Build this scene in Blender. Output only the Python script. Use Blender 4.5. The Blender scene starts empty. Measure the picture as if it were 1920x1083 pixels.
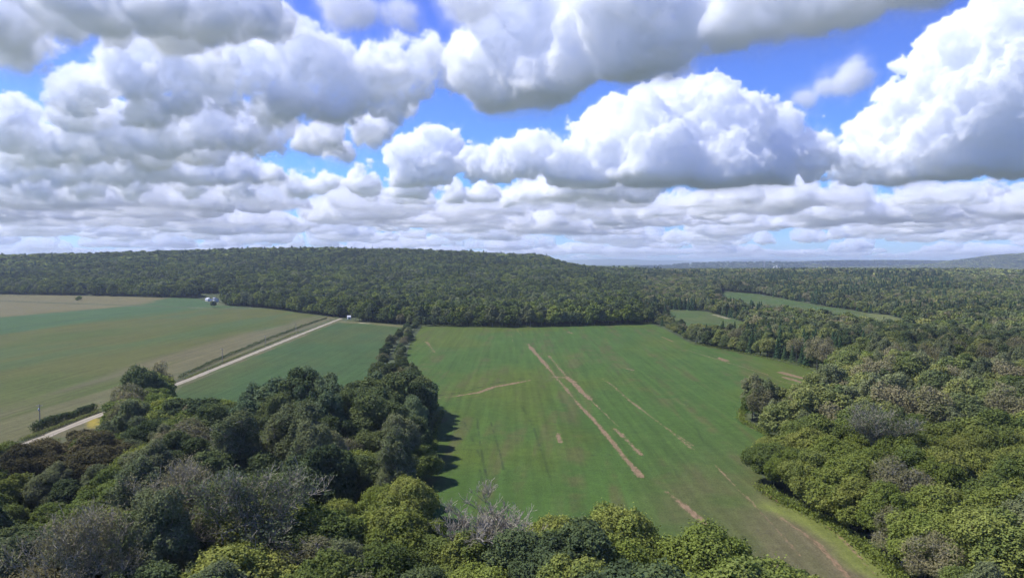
import bpy, math, random
import numpy as np
from mathutils import Vector
sc = bpy.context.scene
col = sc.collection

# ------------------------------------------------------------ camera
F = 1283.0                       # focal length in photo pixels (photo is 1920 wide)
CAMZ = 60.0
PITCH = math.radians(2.15)
cam = bpy.data.cameras.new('camera')
camo = bpy.data.objects.new('camera', cam)
col.objects.link(camo)
camo.location = (0, 0, CAMZ)
camo.rotation_euler = (math.radians(90) - PITCH, 0, 0)
cam.sensor_width = 36
cam.lens = 36 * F / 1920
cam.clip_start = 1.0
cam.clip_end = 300000
sc.camera = camo

# ------------------------------------------------------------ sky, sun, exposure
EL = math.radians(53)
AZ = math.radians(-80)           # sun to the left, slightly ahead
w = bpy.data.worlds.new('World')
sc.world = w
w.use_nodes = True
nt = w.node_tree
bg = nt.nodes['Background']
sk = nt.nodes.new('ShaderNodeTexSky')
sk.sky_type = 'NISHITA'
sk.sun_disc = False
sk.sun_elevation = EL
sk.sun_rotation = AZ
sk.air_density = 1.0
sk.dust_density = 0.1
sk.ozone_density = 6.0
sk.altitude = 300
tc = nt.nodes.new('ShaderNodeTexCoord')
sx = nt.nodes.new('ShaderNodeSeparateXYZ')
nt.links.new(tc.outputs['Generated'], sx.inputs[0])
rp = nt.nodes.new('ShaderNodeValToRGB')
rp.color_ramp.elements[0].position = 0.0
rp.color_ramp.elements[0].color = (0.46, 0.60, 0.95, 1)
rp.color_ramp.elements[1].position = 0.36
rp.color_ramp.elements[1].color = (0.54, 0.55, 1.08, 1)
e = rp.color_ramp.elements.new(0.12)
e.color = (0.45, 0.66, 1.05, 1)
nt.links.new(sx.outputs[2], rp.inputs[0])
mx_ = nt.nodes.new('ShaderNodeMix')
mx_.data_type = 'RGBA'
mx_.blend_type = 'MULTIPLY'
mx_.inputs[0].default_value = 1.0
nt.links.new(sk.outputs[0], mx_.inputs[6])
nt.links.new(rp.outputs[0], mx_.inputs[7])
nt.links.new(mx_.outputs[2], bg.inputs[0])
bg.inputs[1].default_value = 0.15
L = bpy.data.lights.new('sun', 'SUN')
L.energy = 5.0
L.angle = math.radians(0.5)
L.color = (1, 0.975, 0.94)
lo = bpy.data.objects.new('sun', L)
col.objects.link(lo)
sd = Vector((math.sin(AZ) * math.cos(EL), math.cos(AZ) * math.cos(EL), math.sin(EL)))
lo.rotation_euler = sd.to_track_quat('Z', 'Y').to_euler()
sc.view_settings.view_transform = 'Standard'
sc.view_settings.look = 'None'
sc.view_settings.gamma = 1
sc.view_settings.use_curve_mapping = False
sc.view_settings.exposure = 0.35
sc.cycles.use_denoising = True
sc.cycles.use_adaptive_sampling = True
sc.cycles.adaptive_threshold = 0.03
sc.cycles.max_bounces = 28
sc.cycles.volume_bounces = 24
sc.cycles.diffuse_bounces = 2
sc.cycles.transmission_bounces = 2
sc.cycles.glossy_bounces = 1
sc.cycles.volume_step_rate = 2.6

# ------------------------------------------------------------ helpers
def ray(px, py):
    u = (px - 960) / F
    v = (541.5 - py) / F
    dy = math.cos(PITCH) + math.sin(PITCH) * v
    dz = -math.sin(PITCH) + math.cos(PITCH) * v
    return u / dy, dz / dy

def pt(px, py, Y):
    a, b = ray(px, py)
    return Vector((a * Y, Y, CAMZ + b * Y))

def gp(px, py, z=0.0):            # photo pixel -> point of the level ground
    a, b = ray(px, py)
    Y = (CAMZ - z) / max(-b, 1e-4)
    return (a * Y, Y)

def tag(o, label=None, cat=None, group=None, kind=None):
    if label: o['label'] = label
    if cat: o['category'] = cat
    if group: o['group'] = group
    if kind: o['kind'] = kind
    return o

def obj(name, me, parent=None, mats=()):
    o = bpy.data.objects.new(name, me)
    col.objects.link(o)
    if parent is not None: o.parent = parent
    for m in mats: me.materials.append(m)
    return o

def mesh_np(name, V, Q, smooth=False):
    """Q: (n,k) faces all with k corners"""
    me = bpy.data.meshes.new(name)
    V = np.asarray(V, np.float32)
    Q = np.asarray(Q, np.int32)
    n, k = Q.shape
    me.vertices.add(len(V))
    me.vertices.foreach_set('co', V.ravel())
    me.loops.add(n * k)
    me.loops.foreach_set('vertex_index', Q.ravel())
    me.polygons.add(n)
    me.polygons.foreach_set('loop_start', np.arange(n, dtype=np.int32) * k)
    me.polygons.foreach_set('loop_total', np.full(n, k, np.int32))
    if smooth: me.polygons.foreach_set('use_smooth', np.ones(n, bool))
    me.update(calc_edges=True)
    return me

def hash2(ix, iy, s):
    h = (ix.astype(np.int64) * 374761393 + iy.astype(np.int64) * 668265263 + s * 1442695) & 0xffffffff
    h = ((h ^ (h >> 13)) * 1274126177) & 0xffffffff
    h = h ^ (h >> 16)
    return (h & 0xffff) / 65535.0

def vnoise(x, y, s=0):
    ix = np.floor(x); iy = np.floor(y)
    fx = x - ix; fy = y - iy
    fx = fx * fx * (3 - 2 * fx); fy = fy * fy * (3 - 2 * fy)
    a = hash2(ix, iy, s); b = hash2(ix + 1, iy, s); c = hash2(ix, iy + 1, s); d = hash2(ix + 1, iy + 1, s)
    return (a * (1 - fx) + b * fx) * (1 - fy) + (c * (1 - fx) + d * fx) * fy

def fbm(x, y, s=0, o=4):
    t = 0; a = .5; n = 0
    for k in range(o):
        t = t + a * vnoise(x, y, s + k * 17); n += a
        x = x * 2.03 + 5.1; y = y * 2.03 + 1.7; a *= .5
    return t / n

def sstep(a, b, x):
    t = np.clip((x - a) / (b - a), 0, 1)
    return t * t * (3 - 2 * t)

def inpoly(x, y, poly):
    r = np.zeros(np.shape(x), bool)
    n = len(poly)
    for i in range(n):
        x0, y0 = poly[i]; x1, y1 = poly[(i + 1) % n]
        if y0 == y1: continue
        c = ((y0 > y) != (y1 > y)) & (x < (x1 - x0) * (y - y0) / (y1 - y0) + x0)
        r ^= c
    return r

def pdist(x, y, line):
    d = np.full(np.shape(x), 1e9)
    for (x0, y0), (x1, y1) in zip(line[:-1], line[1:]):
        dx, dy = x1 - x0, y1 - y0
        t = np.clip(((x - x0) * dx + (y - y0) * dy) / (dx * dx + dy * dy + 1e-9), 0, 1)
        d = np.minimum(d, np.hypot(x - x0 - t * dx, y - y0 - t * dy))
    return d

def G(pts): return [gp(a, b) for a, b in pts]

# ------------------------------------------------------------ terrain
RY = 1900.0
SX = np.array([-900, -300, 0, 100, 200, 300, 400, 500, 600, 750, 850, 950, 1000, 1018, 1032, 1045, 1060, 1090, 1140, 1300])
SY = np.array([486, 483, 481, 479, 476, 473, 471, 469, 467.5, 470, 474, 477, 478, 480, 484, 489, 494, 500, 505.5, 507])
def zf(x, y):
    x = np.asarray(x, float); y = np.asarray(y, float)
    px = 960 + x / RY * F
    top = CAMZ + (493.4 - np.interp(px, SX, SY)) * RY / F - 16
    top = np.clip(top, 0, None)
    y0 = np.interp(px, [-500, 300, 700, 1000], [1250, 1150, 900, 950])
    t = np.clip((y - y0) / (RY - y0), 0, 1)
    s = t ** 1.25 * (1 - .25 * np.sin(t * math.pi) * 0)
    t2 = np.clip((y - RY - 150) / 2500, 0, 1)
    z = top * s * (1 - t2 * t2 * (3 - 2 * t2))
    z = z + (fbm(x / 240, y / 240, 5, 3) - .5) * 16 * sstep(.05, .5, t) * np.clip(top / 40, 0, 1) * (1 - t2)
    def bump(yc, sy, xs, ys, can=12):
        pxx = 960 + x / yc * F
        tt = np.clip(CAMZ + (493.4 - np.interp(pxx, xs, ys)) * yc / F - can, 0, None)
        return tt * np.exp(-((y - yc) / sy) ** 2)
    z = z + bump(6500, 900, [1600, 1740, 1790, 1815, 1840, 1880, 1920, 2000, 2400], [506, 500, 494, 491, 486, 478.5, 475.5, 475, 482])
    z = z + bump(9500, 900, [1400, 1480, 1540, 1600, 1700, 1780, 1900], [500, 492, 489, 488, 488, 489, 492])
    z = z + bump(7600, 500, [700, 1100, 1250, 1290, 1350, 1440, 1490, 1508, 1520, 1560], [505, 501, 497, 493, 491, 490, 491, 494, 500, 505])
    xs = np.arange(300, 2500, 22.)
    ys = 489.3 - 5.5 * (fbm(xs / 130., xs * 0, 9, 4) - .42) * 2
    z = z + bump(27000, 2500, xs, ys, 0)
    return z

def mat(name, color=(.5, .5, .5), rough=.9, spec=.1):
    m = bpy.data.materials.new(name)
    m.use_nodes = True
    b = m.node_tree.nodes['Principled BSDF']
    b.inputs['Base Color'].default_value = (*color, 1)
    b.inputs['Roughness'].default_value = rough
    b.inputs['Specular IOR Level'].default_value = spec
    return m

def ground_mat(name, attr=None, c0=(.03, .04, .02), c1=(.05, .06, .03), scales=((.3, .35), (2.5, .25)), bump=.0):
    m = mat(name)
    t = m.node_tree
    b = t.nodes['Principled BSDF']
    tc = t.nodes.new('ShaderNodeTexCoord')
    if attr:
        a = t.nodes.new('ShaderNodeAttribute'); a.attribute_name = attr
        src = a.outputs['Color']
    else:
        n = t.nodes.new('ShaderNodeTexNoise'); n.inputs['Scale'].default_value = .004; n.inputs['Detail'].default_value = 8
        t.links.new(tc.outputs['Object'], n.inputs['Vector'])
        r = t.nodes.new('ShaderNodeValToRGB')
        r.color_ramp.elements[0].position = .38; r.color_ramp.elements[0].color = (*c0, 1)
        r.color_ramp.elements[1].position = .62; r.color_ramp.elements[1].color = (*c1, 1)
        t.links.new(n.outputs[0], r.inputs[0]); src = r.outputs[0]
    for sc_, amt in scales:
        n = t.nodes.new('ShaderNodeTexNoise'); n.inputs['Scale'].default_value = sc_; n.inputs['Detail'].default_value = 6
        n.inputs['Roughness'].default_value = .65
        t.links.new(tc.outputs['Object'], n.inputs['Vector'])
        mr = t.nodes.new('ShaderNodeMapRange')
        mr.inputs[1].default_value = .3; mr.inputs[2].default_value = .7
        mr.inputs[3].default_value = 1 - amt; mr.inputs[4].default_value = 1 + amt
        t.links.new(n.outputs[0], mr.inputs[0])
        v = t.nodes.new('ShaderNodeVectorMath'); v.operation = 'SCALE'
        t.links.new(src, v.inputs[0]); t.links.new(mr.outputs[0], v.inputs['Scale'])
        src = v.outputs[0]
    t.links.new(src, b.inputs['Base Color'])
    if bump:
        n = t.nodes.new('ShaderNodeTexNoise'); n.inputs['Scale'].default_value = 1.2; n.inputs['Detail'].default_value = 5
        t.links.new(tc.outputs['Object'], n.inputs['Vector'])
        bp = t.nodes.new('ShaderNodeBump'); bp.inputs['Distance'].default_value = bump; bp.inputs['Strength'].default_value = .8
        t.links.new(n.outputs[0], bp.inputs['Height']); t.links.new(bp.outputs[0], b.inputs['Normal'])
    return m

# ground: polar sheet to the horizon
def build_ground():
    th = np.concatenate([np.linspace(-180, -48, 40)[:-1], np.linspace(-48, 48, 420), np.linspace(48, 180, 40)[1:-1]])
    th = np.radians(th)
    r = np.concatenate([[1.0], np.geomspace(20, 42000, 520)])
    T, R = np.meshgrid(th, r)
    X = R * np.sin(T); Y = R * np.cos(T)
    Z = zf(X, Y) * (Y > 0) 
    V = np.stack([X, Y, Z], -1).reshape(-1, 3)
    nr, na = T.shape
    i = np.arange(nr - 1)[:, None] * na; j = np.arange(na)[None, :]; j2 = (j + 1) % na
    Q = np.stack([i + j, i + j2, i + na + j2, i + na + j], -1).reshape(-1, 4)
    me = mesh_np('ground', V, Q[:, ::-1], True)
    o = obj('ground', me, mats=[ground_mat('forest_floor', None, (.048, .062, .027), (.082, .097, .043), ((.02, .3), (.4, .3)))])
    tag(o, kind='structure')
build_ground()

# ------------------------------------------------------------ open land (photo pixels of the ground edge)
ROAD = [(640, 596.5), (560, 628), (450, 672.5), (340, 717), (190, 776), (55, 830), (-110, 897)]
P_MAIN = [(790, 612), (870, 612), (950, 614), (1080, 611), (1225, 607), (1250, 618), (1300, 645), (1390, 662), (1440, 671), (1500, 686),
          (1545, 701), (1580, 718), (1572, 745), (1500, 770), (1392, 775), (1393, 792), (1440, 817), (1500, 845), (1512, 862), (1432, 880), (1428, 915),
          (1465, 938), (1540, 970), (1600, 1008), (1665, 1062), (1745, 1140), (1905, 1400), (1610, 1400), (1590, 1290), (1530, 1185), (1450, 1160), (1300, 1150), (1200, 1108), (1080, 1090), (960, 1080), (835, 1085), (792, 1010),
          (764, 945), (782, 890), (796, 850), (803, 800), (811, 772), (780, 730), (765, 700), (757, 680), (768, 645)]
P_BIG = [(-420, 549), (-200, 553), (0, 557), (180, 561), (370, 566), (410, 574), (500, 578), (600, 591), (632, 595), (560, 622), (450, 666), (340, 709), (190, 767), (55, 819), (-110, 885), (-420, 1010)]
P_GREEN = [(640, 601), (660, 602), (740, 608), (776, 612), (755, 622), (728, 645), (712, 665), (700, 700), (690, 775), (600, 788), (450, 800), (330, 800), (300, 770), (340, 724), (450, 679), (560, 634)]
P_VERGE = [(632, 595), (645, 599), (560, 637), (450, 683), (340, 730), (235, 771), (215, 800), (210, 845), (150, 878), (0, 908), (-300, 1020), (-420, 1010), (-110, 885), (55, 819), (190, 767), (340, 709), (450, 666), (560, 622)]
P_GLADE = [(1245, 580), (1320, 583), (1402, 606), (1398, 628), (1320, 630), (1262, 606)]
P_STRIP = [(1350, 552.5), (1423, 557), (1454, 561), (1519, 570), (1587, 580), (1629, 587), (1665, 590), (1700, 601), (1700, 620), (1640, 624), (1600, 616), (1558, 605), (1498, 597), (1418, 586), (1350, 573)]
P_FAR = [(1866, 517.5), (1920, 517), (2090, 518), (2090, 532), (1890, 530), (1850, 523)]
P_HOUSE = [(372, 562), (414, 562), (418, 576), (395, 573), (372, 567)]
P_SHED = [(641, 601), (672, 601), (668, 594.5), (646, 594.5)]
P_YARD = [(1742, 526), (1784, 526), (1790, 535), (1738, 535)]
OPEN = [G(p) for p in (P_YARD, P_SHED, P_MAIN, P_BIG, P_GREEN, P_VERGE, P_GLADE, P_STRIP, P_FAR, P_HOUSE)]

def sheet(name, pix, z, colf, da=.0013, kpx=1.4, dmax=2.5, m=None):
    poly = G(pix)
    ax = np.array([p[0] / p[1] for p in poly]); Ys = np.array([p[1] for p in poly])
    a = np.arange(ax.min(), ax.max() + da, da)
    ys = [Ys.min()]
    while ys[-1] < Ys.max():
        y = ys[-1]; ys.append(y + min(max(y * y * kpx / 77000, .4), max(dmax, y * .004)))
    A, Yg = np.meshgrid(a, np.array(ys))
    X = A * Yg
    inn = inpoly(X, Yg, poly)
    V = np.stack([X, Yg, zf(X, Yg) + z], -1)
    nr, na = A.shape
    f = inn[:-1, :-1] & inn[1:, :-1] & inn[:-1, 1:] & inn[1:, 1:]
    i, j = np.nonzero(f)
    Q = np.stack([i * na + j, i * na + j + 1, (i + 1) * na + j + 1, (i + 1) * na + j], -1)
    used = np.unique(Q)
    re = np.full(nr * na, -1); re[used] = np.arange(len(used))
    V = V.reshape(-1, 3)[used]; Q = re[Q]
    me = mesh_np(name, V, Q, True)
    SOILP[0] = None
    C = colf(V[:, 0], V[:, 1])
    al = np.zeros(len(C)) if SOILP[0] is None else SOILP[0]
    at = me.color_attributes.new('Col', 'FLOAT_COLOR', 'POINT')
    at.data.foreach_set('color', np.concatenate([C, al[:, None]], 1).astype(np.float32).ravel())
    o = obj(name, me, mats=[m])
    tag(o, kind='structure')
    return o

def mixc(a, b, t): return a * (1 - t[:, None]) + b * t[:, None]
c3 = lambda *a: np.array(a, float)
GRASS = c3(.052, .095, .019); GRASS_B = c3(.068, .096, .016); GRASS_D = c3(.072, .076, .025); SOIL = c3(.26, .175, .115); DRY = c3(.105, .095, .045)

def strip_mask(x, y, pix, wdt, s, soft=.5, amt=1., rag=.9):
    line = G(pix)
    d = pdist(x, y, line)
    n = fbm(x / 2.2, y / 4.5, s, 4)
    n2 = fbm(x / 9, y / 22, s + 3, 2)
    ww = wdt * (.25 + .7 * n + .6 * n2)
    return amt * np.clip((ww - d) / (soft * 1.6) + .5, 0, 1) * sstep(.12, .55, n * .6 + n2 * .5)

SOILP = [None]
def add_soil(x, y, pix, wdt, amt, s):
    """potential of bare soil: 1 on the line's axis, falling off sideways, broken along its length"""
    line = G(pix)
    d = pdist(x, y, line)
    n2 = fbm(x / 6, y / 16, s + 3, 3)
    wdt = max(wdt * .95, .0011 * float(np.mean([p[1] for p in line])))
    p = np.clip(1 - d / (wdt * (.6 + .9 * n2)), 0, 1) * (.45 + .75 * n2) * (.35 + .65 * amt)
    SOILP[0] = np.maximum(SOILP[0], p)

def col_main(x, y):
    SOILP[0] = np.zeros(len(x))
    # stripes follow the mowing direction
    u = x * math.cos(.07) + y * math.sin(.07) * -1; v = y
    n1 = fbm(x / 60, y / 110, 1, 4); n2 = fbm(u / 5, v / 60, 2, 4); n3 = fbm(x / 9, y / 9, 3, 4)
    C = np.tile(GRASS, (len(x), 1))
    C = mixc(C, GRASS_B, sstep(.40, .62, n1))
    C = mixc(C, GRASS_D, .8 * sstep(.45, .75, n2) * sstep(.3, .6, n3))
    C = C * (.88 + .28 * n3 + .12 * (n2 - .5))[:, None]
    # darker blue green swath on the left half, warmer to the right and near
    px = 960 + x / y * F; py = 493.4 + 77000 / y
    w_ = sstep(1120, 1330, px + (n1 - .5) * 200) * sstep(760, 980, py)
    C = mixc(C, c3(.085, .088, .034), .75 * w_ * (.4 + n3))
    w_ = sstep(1380, 1480, px) * sstep(900, 960, py)
    C = mixc(C, c3(.115, .098, .052), .8 * w_ * (.35 + n2))
    # bright grassy rim under the right wood
    rim = G([(1432, 900), (1450, 945), (1540, 985), (1600, 1025), (1665, 1080), (1745, 1160)])
    C = mixc(C, c3(.14, .165, .035), .8 * sstep(7, 2.0, pdist(x, y, rim) + 4 * (n3 - .5)) * sstep(930, 960, py))
    for i, (p, wd, am) in enumerate([
        ([(968, 616), (985, 637)], 1.0, .35), ([(990, 645), (1010, 668), (1030, 692)], 2.6, .9), ([(1030, 692), (1060, 727), (1085, 758)], 1.8, .55),
        ([(1085, 758), (1110, 783), (1150, 830), (1175, 862), (1203, 893)], 1.7, .9), ([(1028, 666), (1050, 692), (1070, 714)], 2.2, .6),
        ([(1038, 706), (1062, 708), (1078, 716)], 3.4, 1.), ([(1072, 714), (1090, 732), (1106, 748)], 2.6, 1.), ([(1106, 748), (1160, 800)], .9, .35),
        ([(1152, 803), (1175, 825), (1203, 852)], 1.9, .8), ([(1252, 922), (1280, 945), (1322, 980)], 2.0, .75), ([(1130, 710), (1150, 723)], 1.6, .5),
        ([(1150, 723), (1180, 750), (1240, 795), (1300, 842)], 1.5, .38), ([(1240, 795), (1265, 812), (1300, 835)], 1.2, .3),
        ([(820, 746), (850, 743), (862, 741)], 1.8, .7), ([(862, 741), (900, 735), (925, 725)], 1.9, .95), ([(925, 725), (960, 719), (996, 712)], 2.4, 1.),
        ([(1285, 655), (1350, 675), (1440, 702)], 1.4, .6), ([(1300, 654), (1400, 686), (1505, 718)], 1.1, .4), ([(1465, 698), (1506, 709)], 3.2, 1.2),
        ([(1470, 707), (1515, 720)], 2.8, 1.1), ([(1455, 712), (1495, 722)], 1.4, .6), ([(1349, 671), (1362, 676)], 3.4, 1.1), ([(1240, 631), (1262, 640)], 2.4, .6),
        ([(1065, 622), (1074, 625)], 2.4, .9), ([(1171, 690), (1188, 694)], 1.8, 1.), ([(1046, 812), (1050, 828)], 1.8, .6), ([(1265, 752), (1290, 760)], 1.2, .3), ([(958, 622), (966, 660)], .8, .3),
        ([(800, 640), (815, 660)], 3.2, .4), ([(1110, 630), (1125, 632)], 1.5, .5),
        ([(1430, 905), (1440, 925), (1462, 940)], 2.0, .8), ([(1387, 770), (1390, 788), (1412, 803)], 1.7, .8), ([(1545, 700), (1572, 716)], 1.8, .5),
        ([(1500, 945), (1580, 1010), (1640, 1075)], 1.2, .4), ([(1450, 960), (1530, 1015), (1590, 1080)], 1.4, .45), ([(1340, 870), (1420, 955)], .8, .3), ([(1400, 930), (1500, 1040)], 1.1, .35)]):
        add_soil(x, y, p, wd, am, 40 + i * 7)
    for i, (p, wd, am) in enumerate([([(820, 741), (862, 736), (925, 719), (985, 708)], .9, .8), ([(893, 775), (900, 830), (910, 885)], .5, .6), ([(917, 780), (935, 840), (945, 882)], .45, .7),  # shadow edge above the creek scar painted dark, along with the field tracks
        ([(975, 755), (1000, 800), (1035, 905)], .6, .45), ([(870, 790), (905, 865), (915, 900)], .5, .5), ([(1110, 853), (1145, 852)], .8, .5), ([(900, 880), (905, 905)], .4, .6),
        ([(797, 650), (812, 640)], 1.0, .3), ([(1270, 845), (1330, 870)], .5, .35), ([(1305, 800), (1322, 835)], .4, .35), ([(1245, 840), (1275, 900)], .4, .3), ([(1300, 880), (1345, 935)], .4, .3)]):
        C = mixc(C, c3(.022, .032, .016), strip_mask(x, y, p, wd * .75, 340 + i * 7, amt=am, soft=.35) * sstep(.3, .6, fbm(x / 3, y / 3.5, 600 + i, 3)))
    return C

def col_green(x, y):
    SOILP[0] = None
    n1 = fbm(x / 40, y / 80, 21, 4); n3 = fbm(x / 8, y / 12, 23, 4)
    C = mixc(np.tile(c3(.044, .080, .024), (len(x), 1)), c3(.056, .078, .022), sstep(.35, .65, n1))
    C = C * (.85 + .3 * n3)[:, None]
    edge = G([(640, 601), (660, 604), (700, 606), (776, 613)])
    C = mixc(C, c3(.13, .12, .05), .8 * sstep(14, 4, pdist(x, y, edge) + 12 * (n3 - .5)))
    C = mixc(C, c3(.30, .26, .17), strip_mask(x, y, [(678, 605.3), (690, 606.3)], 3.0, 5, amt=.9))
    return C

def col_big(x, y):
    n1 = fbm(x / 90, y / 160, 31, 4); n2 = fbm(x / 30, y / 200, 32, 4); n3 = fbm(x / 10, y / 14, 33, 4)
    px = 960 + x / y * F; py = 493.4 + 77000 / y
    C = mixc(np.tile(c3(.062, .084, .019), (len(x), 1)), c3(.080, .086, .022), sstep(.35, .62, n1))
    C = mixc(C, c3(.058, .088, .026), .8 * sstep(.5, .7, n2))
    # tan belt at the top
    yb = np.interp(px, [-400, 0, 130, 260, 330], [600, 594, 583, 572, 563]) + (n3 - .5) * 3
    t_top = sstep(2.5, -2.5, py - yb)
    # emerald belt
    y1 = np.interp(px, [-400, 0, 130, 280, 400, 500], [640, 626, 607, 590, 577, 577]) + (n1 - .5) * 10
    t_em = sstep(4, -4, py - y1) * (1 - t_top)
    C = mixc(C, c3(.048, .090, .030), .9 * t_em)
    C = mixc(C, c3(.128, .112, .050), t_top * .9)
    # dark furrow in the emerald belt
    C = mixc(C, c3(.03, .05, .03), strip_mask(x, y, [(0, 619), (60, 610), (130, 601), (240, 586)], 1.5, 35, amt=.8, soft=1))
    # pale diagonal swath beside the road
    yd = np.interp(px, [-100, 150, 300, 420, 520, 600], [800, 720, 676, 640, 612, 594])
    t_d = sstep(-9, 3, (py - yd) + (n1 - .5) * 16) 
    C = mixc(C, c3(.125, .107, .056), .68 * t_d * sstep(.15, .5, fbm(x / 9, y / 160, 38, 3)))
    C = mixc(C, c3(.094, .094, .030), .7 * sstep(690, 800, py + (n1 - .5) * 60) * (1 - .5 * t_d))
    return C * (.9 + .2 * n3)[:, None]

def col_verge(x, y):
    n1 = fbm(x / 12, y / 12, 51, 4); n3 = fbm(x / 4, y / 4, 53, 4)
    C = mixc(np.tile(c3(.075, .092, .030), (len(x), 1)), c3(.11, .10, .048), sstep(.35, .65, n1)) * (.8 + .4 * n3)[:, None]
    px = 960 + x / y * F; py = 493.4 + 77000 / y
    g = sstep(150, 165, px) * sstep(235, 215, px) * sstep(775, 782, py) * sstep(808, 800, py)
    C = mixc(C, c3(.28, .22, .035), g * sstep(.35, .6, n3 * .6 + n1 * .4) * .85)
    g = sstep(815, 845, py)
    C = mixc(C, c3(.055, .07, .028), g * .8)
    # narrow dark ditch by the road
    ln = G([(a - 3, b - 4) for a, b in ROAD])
    C = mixc(C, c3(.04, .035, .025), .7 * sstep(1.6, .8, pdist(x, y, ln) + (n3 - .5)))
    return C

def col_glade(x, y):
    n1 = fbm(x / 60, y / 60, 61, 4); n3 = fbm(x / 10, y / 10, 63, 4)
    C = mixc(np.tile(c3(.058, .092, .024), (len(x), 1)), c3(.074, .094, .028), sstep(.4, .65, n1)) * (.85 + .3 * n3)[:, None]
    px = 960 + x / y * F
    C = mixc(C, c3(.13, .14, .05), .8 * sstep(1600, 1650, px))
    C = mixc(C, c3(.3, .26, .17), strip_mask(x, y, [(1343, 590), (1366, 597)], 5, 64, amt=.9, soft=2))
    return C

grass_m = ground_mat('meadow_grass', 'Col', scales=((.35, .16), (2.2, .28)), bump=.15)
def add_soil_nodes(m):
    t = m.node_tree; N = t.nodes.new; K = t.links.new
    b = t.nodes['Principled BSDF']; src = b.inputs['Base Color'].links[0].from_socket
    at = N('ShaderNodeAttribute'); at.attribute_name = 'Col'; tc = N('ShaderNodeTexCoord')
    mp = N('ShaderNodeMapping'); mp.inputs['Scale'].default_value = (1.1, .35, 1); K(tc.outputs['Object'], mp.inputs[0])
    # mowing lines that run the length of the fields
    n = N('ShaderNodeTexNoise'); n.inputs['Scale'].default_value = 1.; n.inputs['Detail'].default_value = 7; n.inputs['Roughness'].default_value = .7; K(mp.outputs[0], n.inputs['Vector'])
    ml = N('ShaderNodeMapping'); ml.inputs['Scale'].default_value = (.42, .012, 1); ml.inputs['Rotation'].default_value = (0, 0, math.radians(-3)); K(tc.outputs['Object'], ml.inputs[0])
    nl = N('ShaderNodeTexNoise'); nl.inputs['Scale'].default_value = 1.; nl.inputs['Detail'].default_value = 4; K(ml.outputs[0], nl.inputs['Vector'])
    r2 = N('ShaderNodeMapRange'); r2.inputs[1].default_value = .35; r2.inputs[2].default_value = .65; r2.inputs[3].default_value = .88; r2.inputs[4].default_value = 1.12; K(nl.outputs[0], r2.inputs[0])
    sc_ = N('ShaderNodeVectorMath'); sc_.operation = 'SCALE'; K(src, sc_.inputs[0])
    tuft = N('ShaderNodeTexNoise'); tuft.inputs['Scale'].default_value = .9; tuft.inputs['Detail'].default_value = 3; tuft.inputs['Roughness'].default_value = .8; K(tc.outputs['Object'], tuft.inputs['Vector'])
    tr = N('ShaderNodeMapRange'); tr.inputs[1].default_value = .60; tr.inputs[2].default_value = .70; tr.inputs[3].default_value = 1.; tr.inputs[4].default_value = .62; K(tuft.outputs[0], tr.inputs[0])
    mt_ = N('ShaderNodeMath'); mt_.operation = 'MULTIPLY'; K(r2.outputs[0], mt_.inputs[0]); K(tr.outputs[0], mt_.inputs[1]); K(mt_.outputs[0], sc_.inputs['Scale'])
    a = N('ShaderNodeMath'); a.operation = 'MULTIPLY_ADD'; K(n.outputs[0], a.inputs[0]); a.inputs[1].default_value = 1.1; K(at.outputs['Alpha'], a.inputs[2])
    r = N('ShaderNodeMapRange'); r.interpolation_type = 'SMOOTHSTEP'; r.inputs[1].default_value = .80; r.inputs[2].default_value = 1.18; r.inputs[4].default_value = .92; K(a.outputs[0], r.inputs[0])
    g = N('ShaderNodeMath'); g.operation = 'GREATER_THAN'; K(at.outputs['Alpha'], g.inputs[0]); g.inputs[1].default_value = .03
    mm = N('ShaderNodeMath'); mm.operation = 'MULTIPLY'; K(r.outputs[0], mm.inputs[0]); K(g.outputs[0], mm.inputs[1])
    cr = N('ShaderNodeValToRGB'); K(n.outputs[0], cr.inputs[0]); cr.color_ramp.elements[0].position = .35; cr.color_ramp.elements[0].color = (.12, .085, .045, 1)
    cr.color_ramp.elements[1].position = .62; cr.color_ramp.elements[1].color = (.26, .172, .10, 1)
    mx = N('ShaderNodeMix'); mx.data_type = 'RGBA'; K(mm.outputs[0], mx.inputs[0]); K(sc_.outputs[0], mx.inputs[6]); K(cr.outputs[0], mx.inputs[7]); K(mx.outputs[2], b.inputs['Base Color'])
add_soil_nodes(grass_m)
sheet('hay_field', P_MAIN, .008, col_main, m=grass_m)
sheet('green_field', P_GREEN, .012, col_green, m=grass_m)
sheet('broad_field', P_BIG, .008, col_big, da=.0022, m=grass_m)
sheet('road_verge', P_VERGE, .004, col_verge, m=grass_m)
sheet('forest_glade', P_GLADE, .008, col_glade, m=grass_m)
sheet('meadow_strip', P_STRIP, .008, col_glade, m=grass_m, dmax=6)
sheet('far_meadow', P_FAR, .3, lambda x, y: np.tile(c3(.15, .15, .085), (len(x), 1)), m=grass_m, dmax=20)

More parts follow.
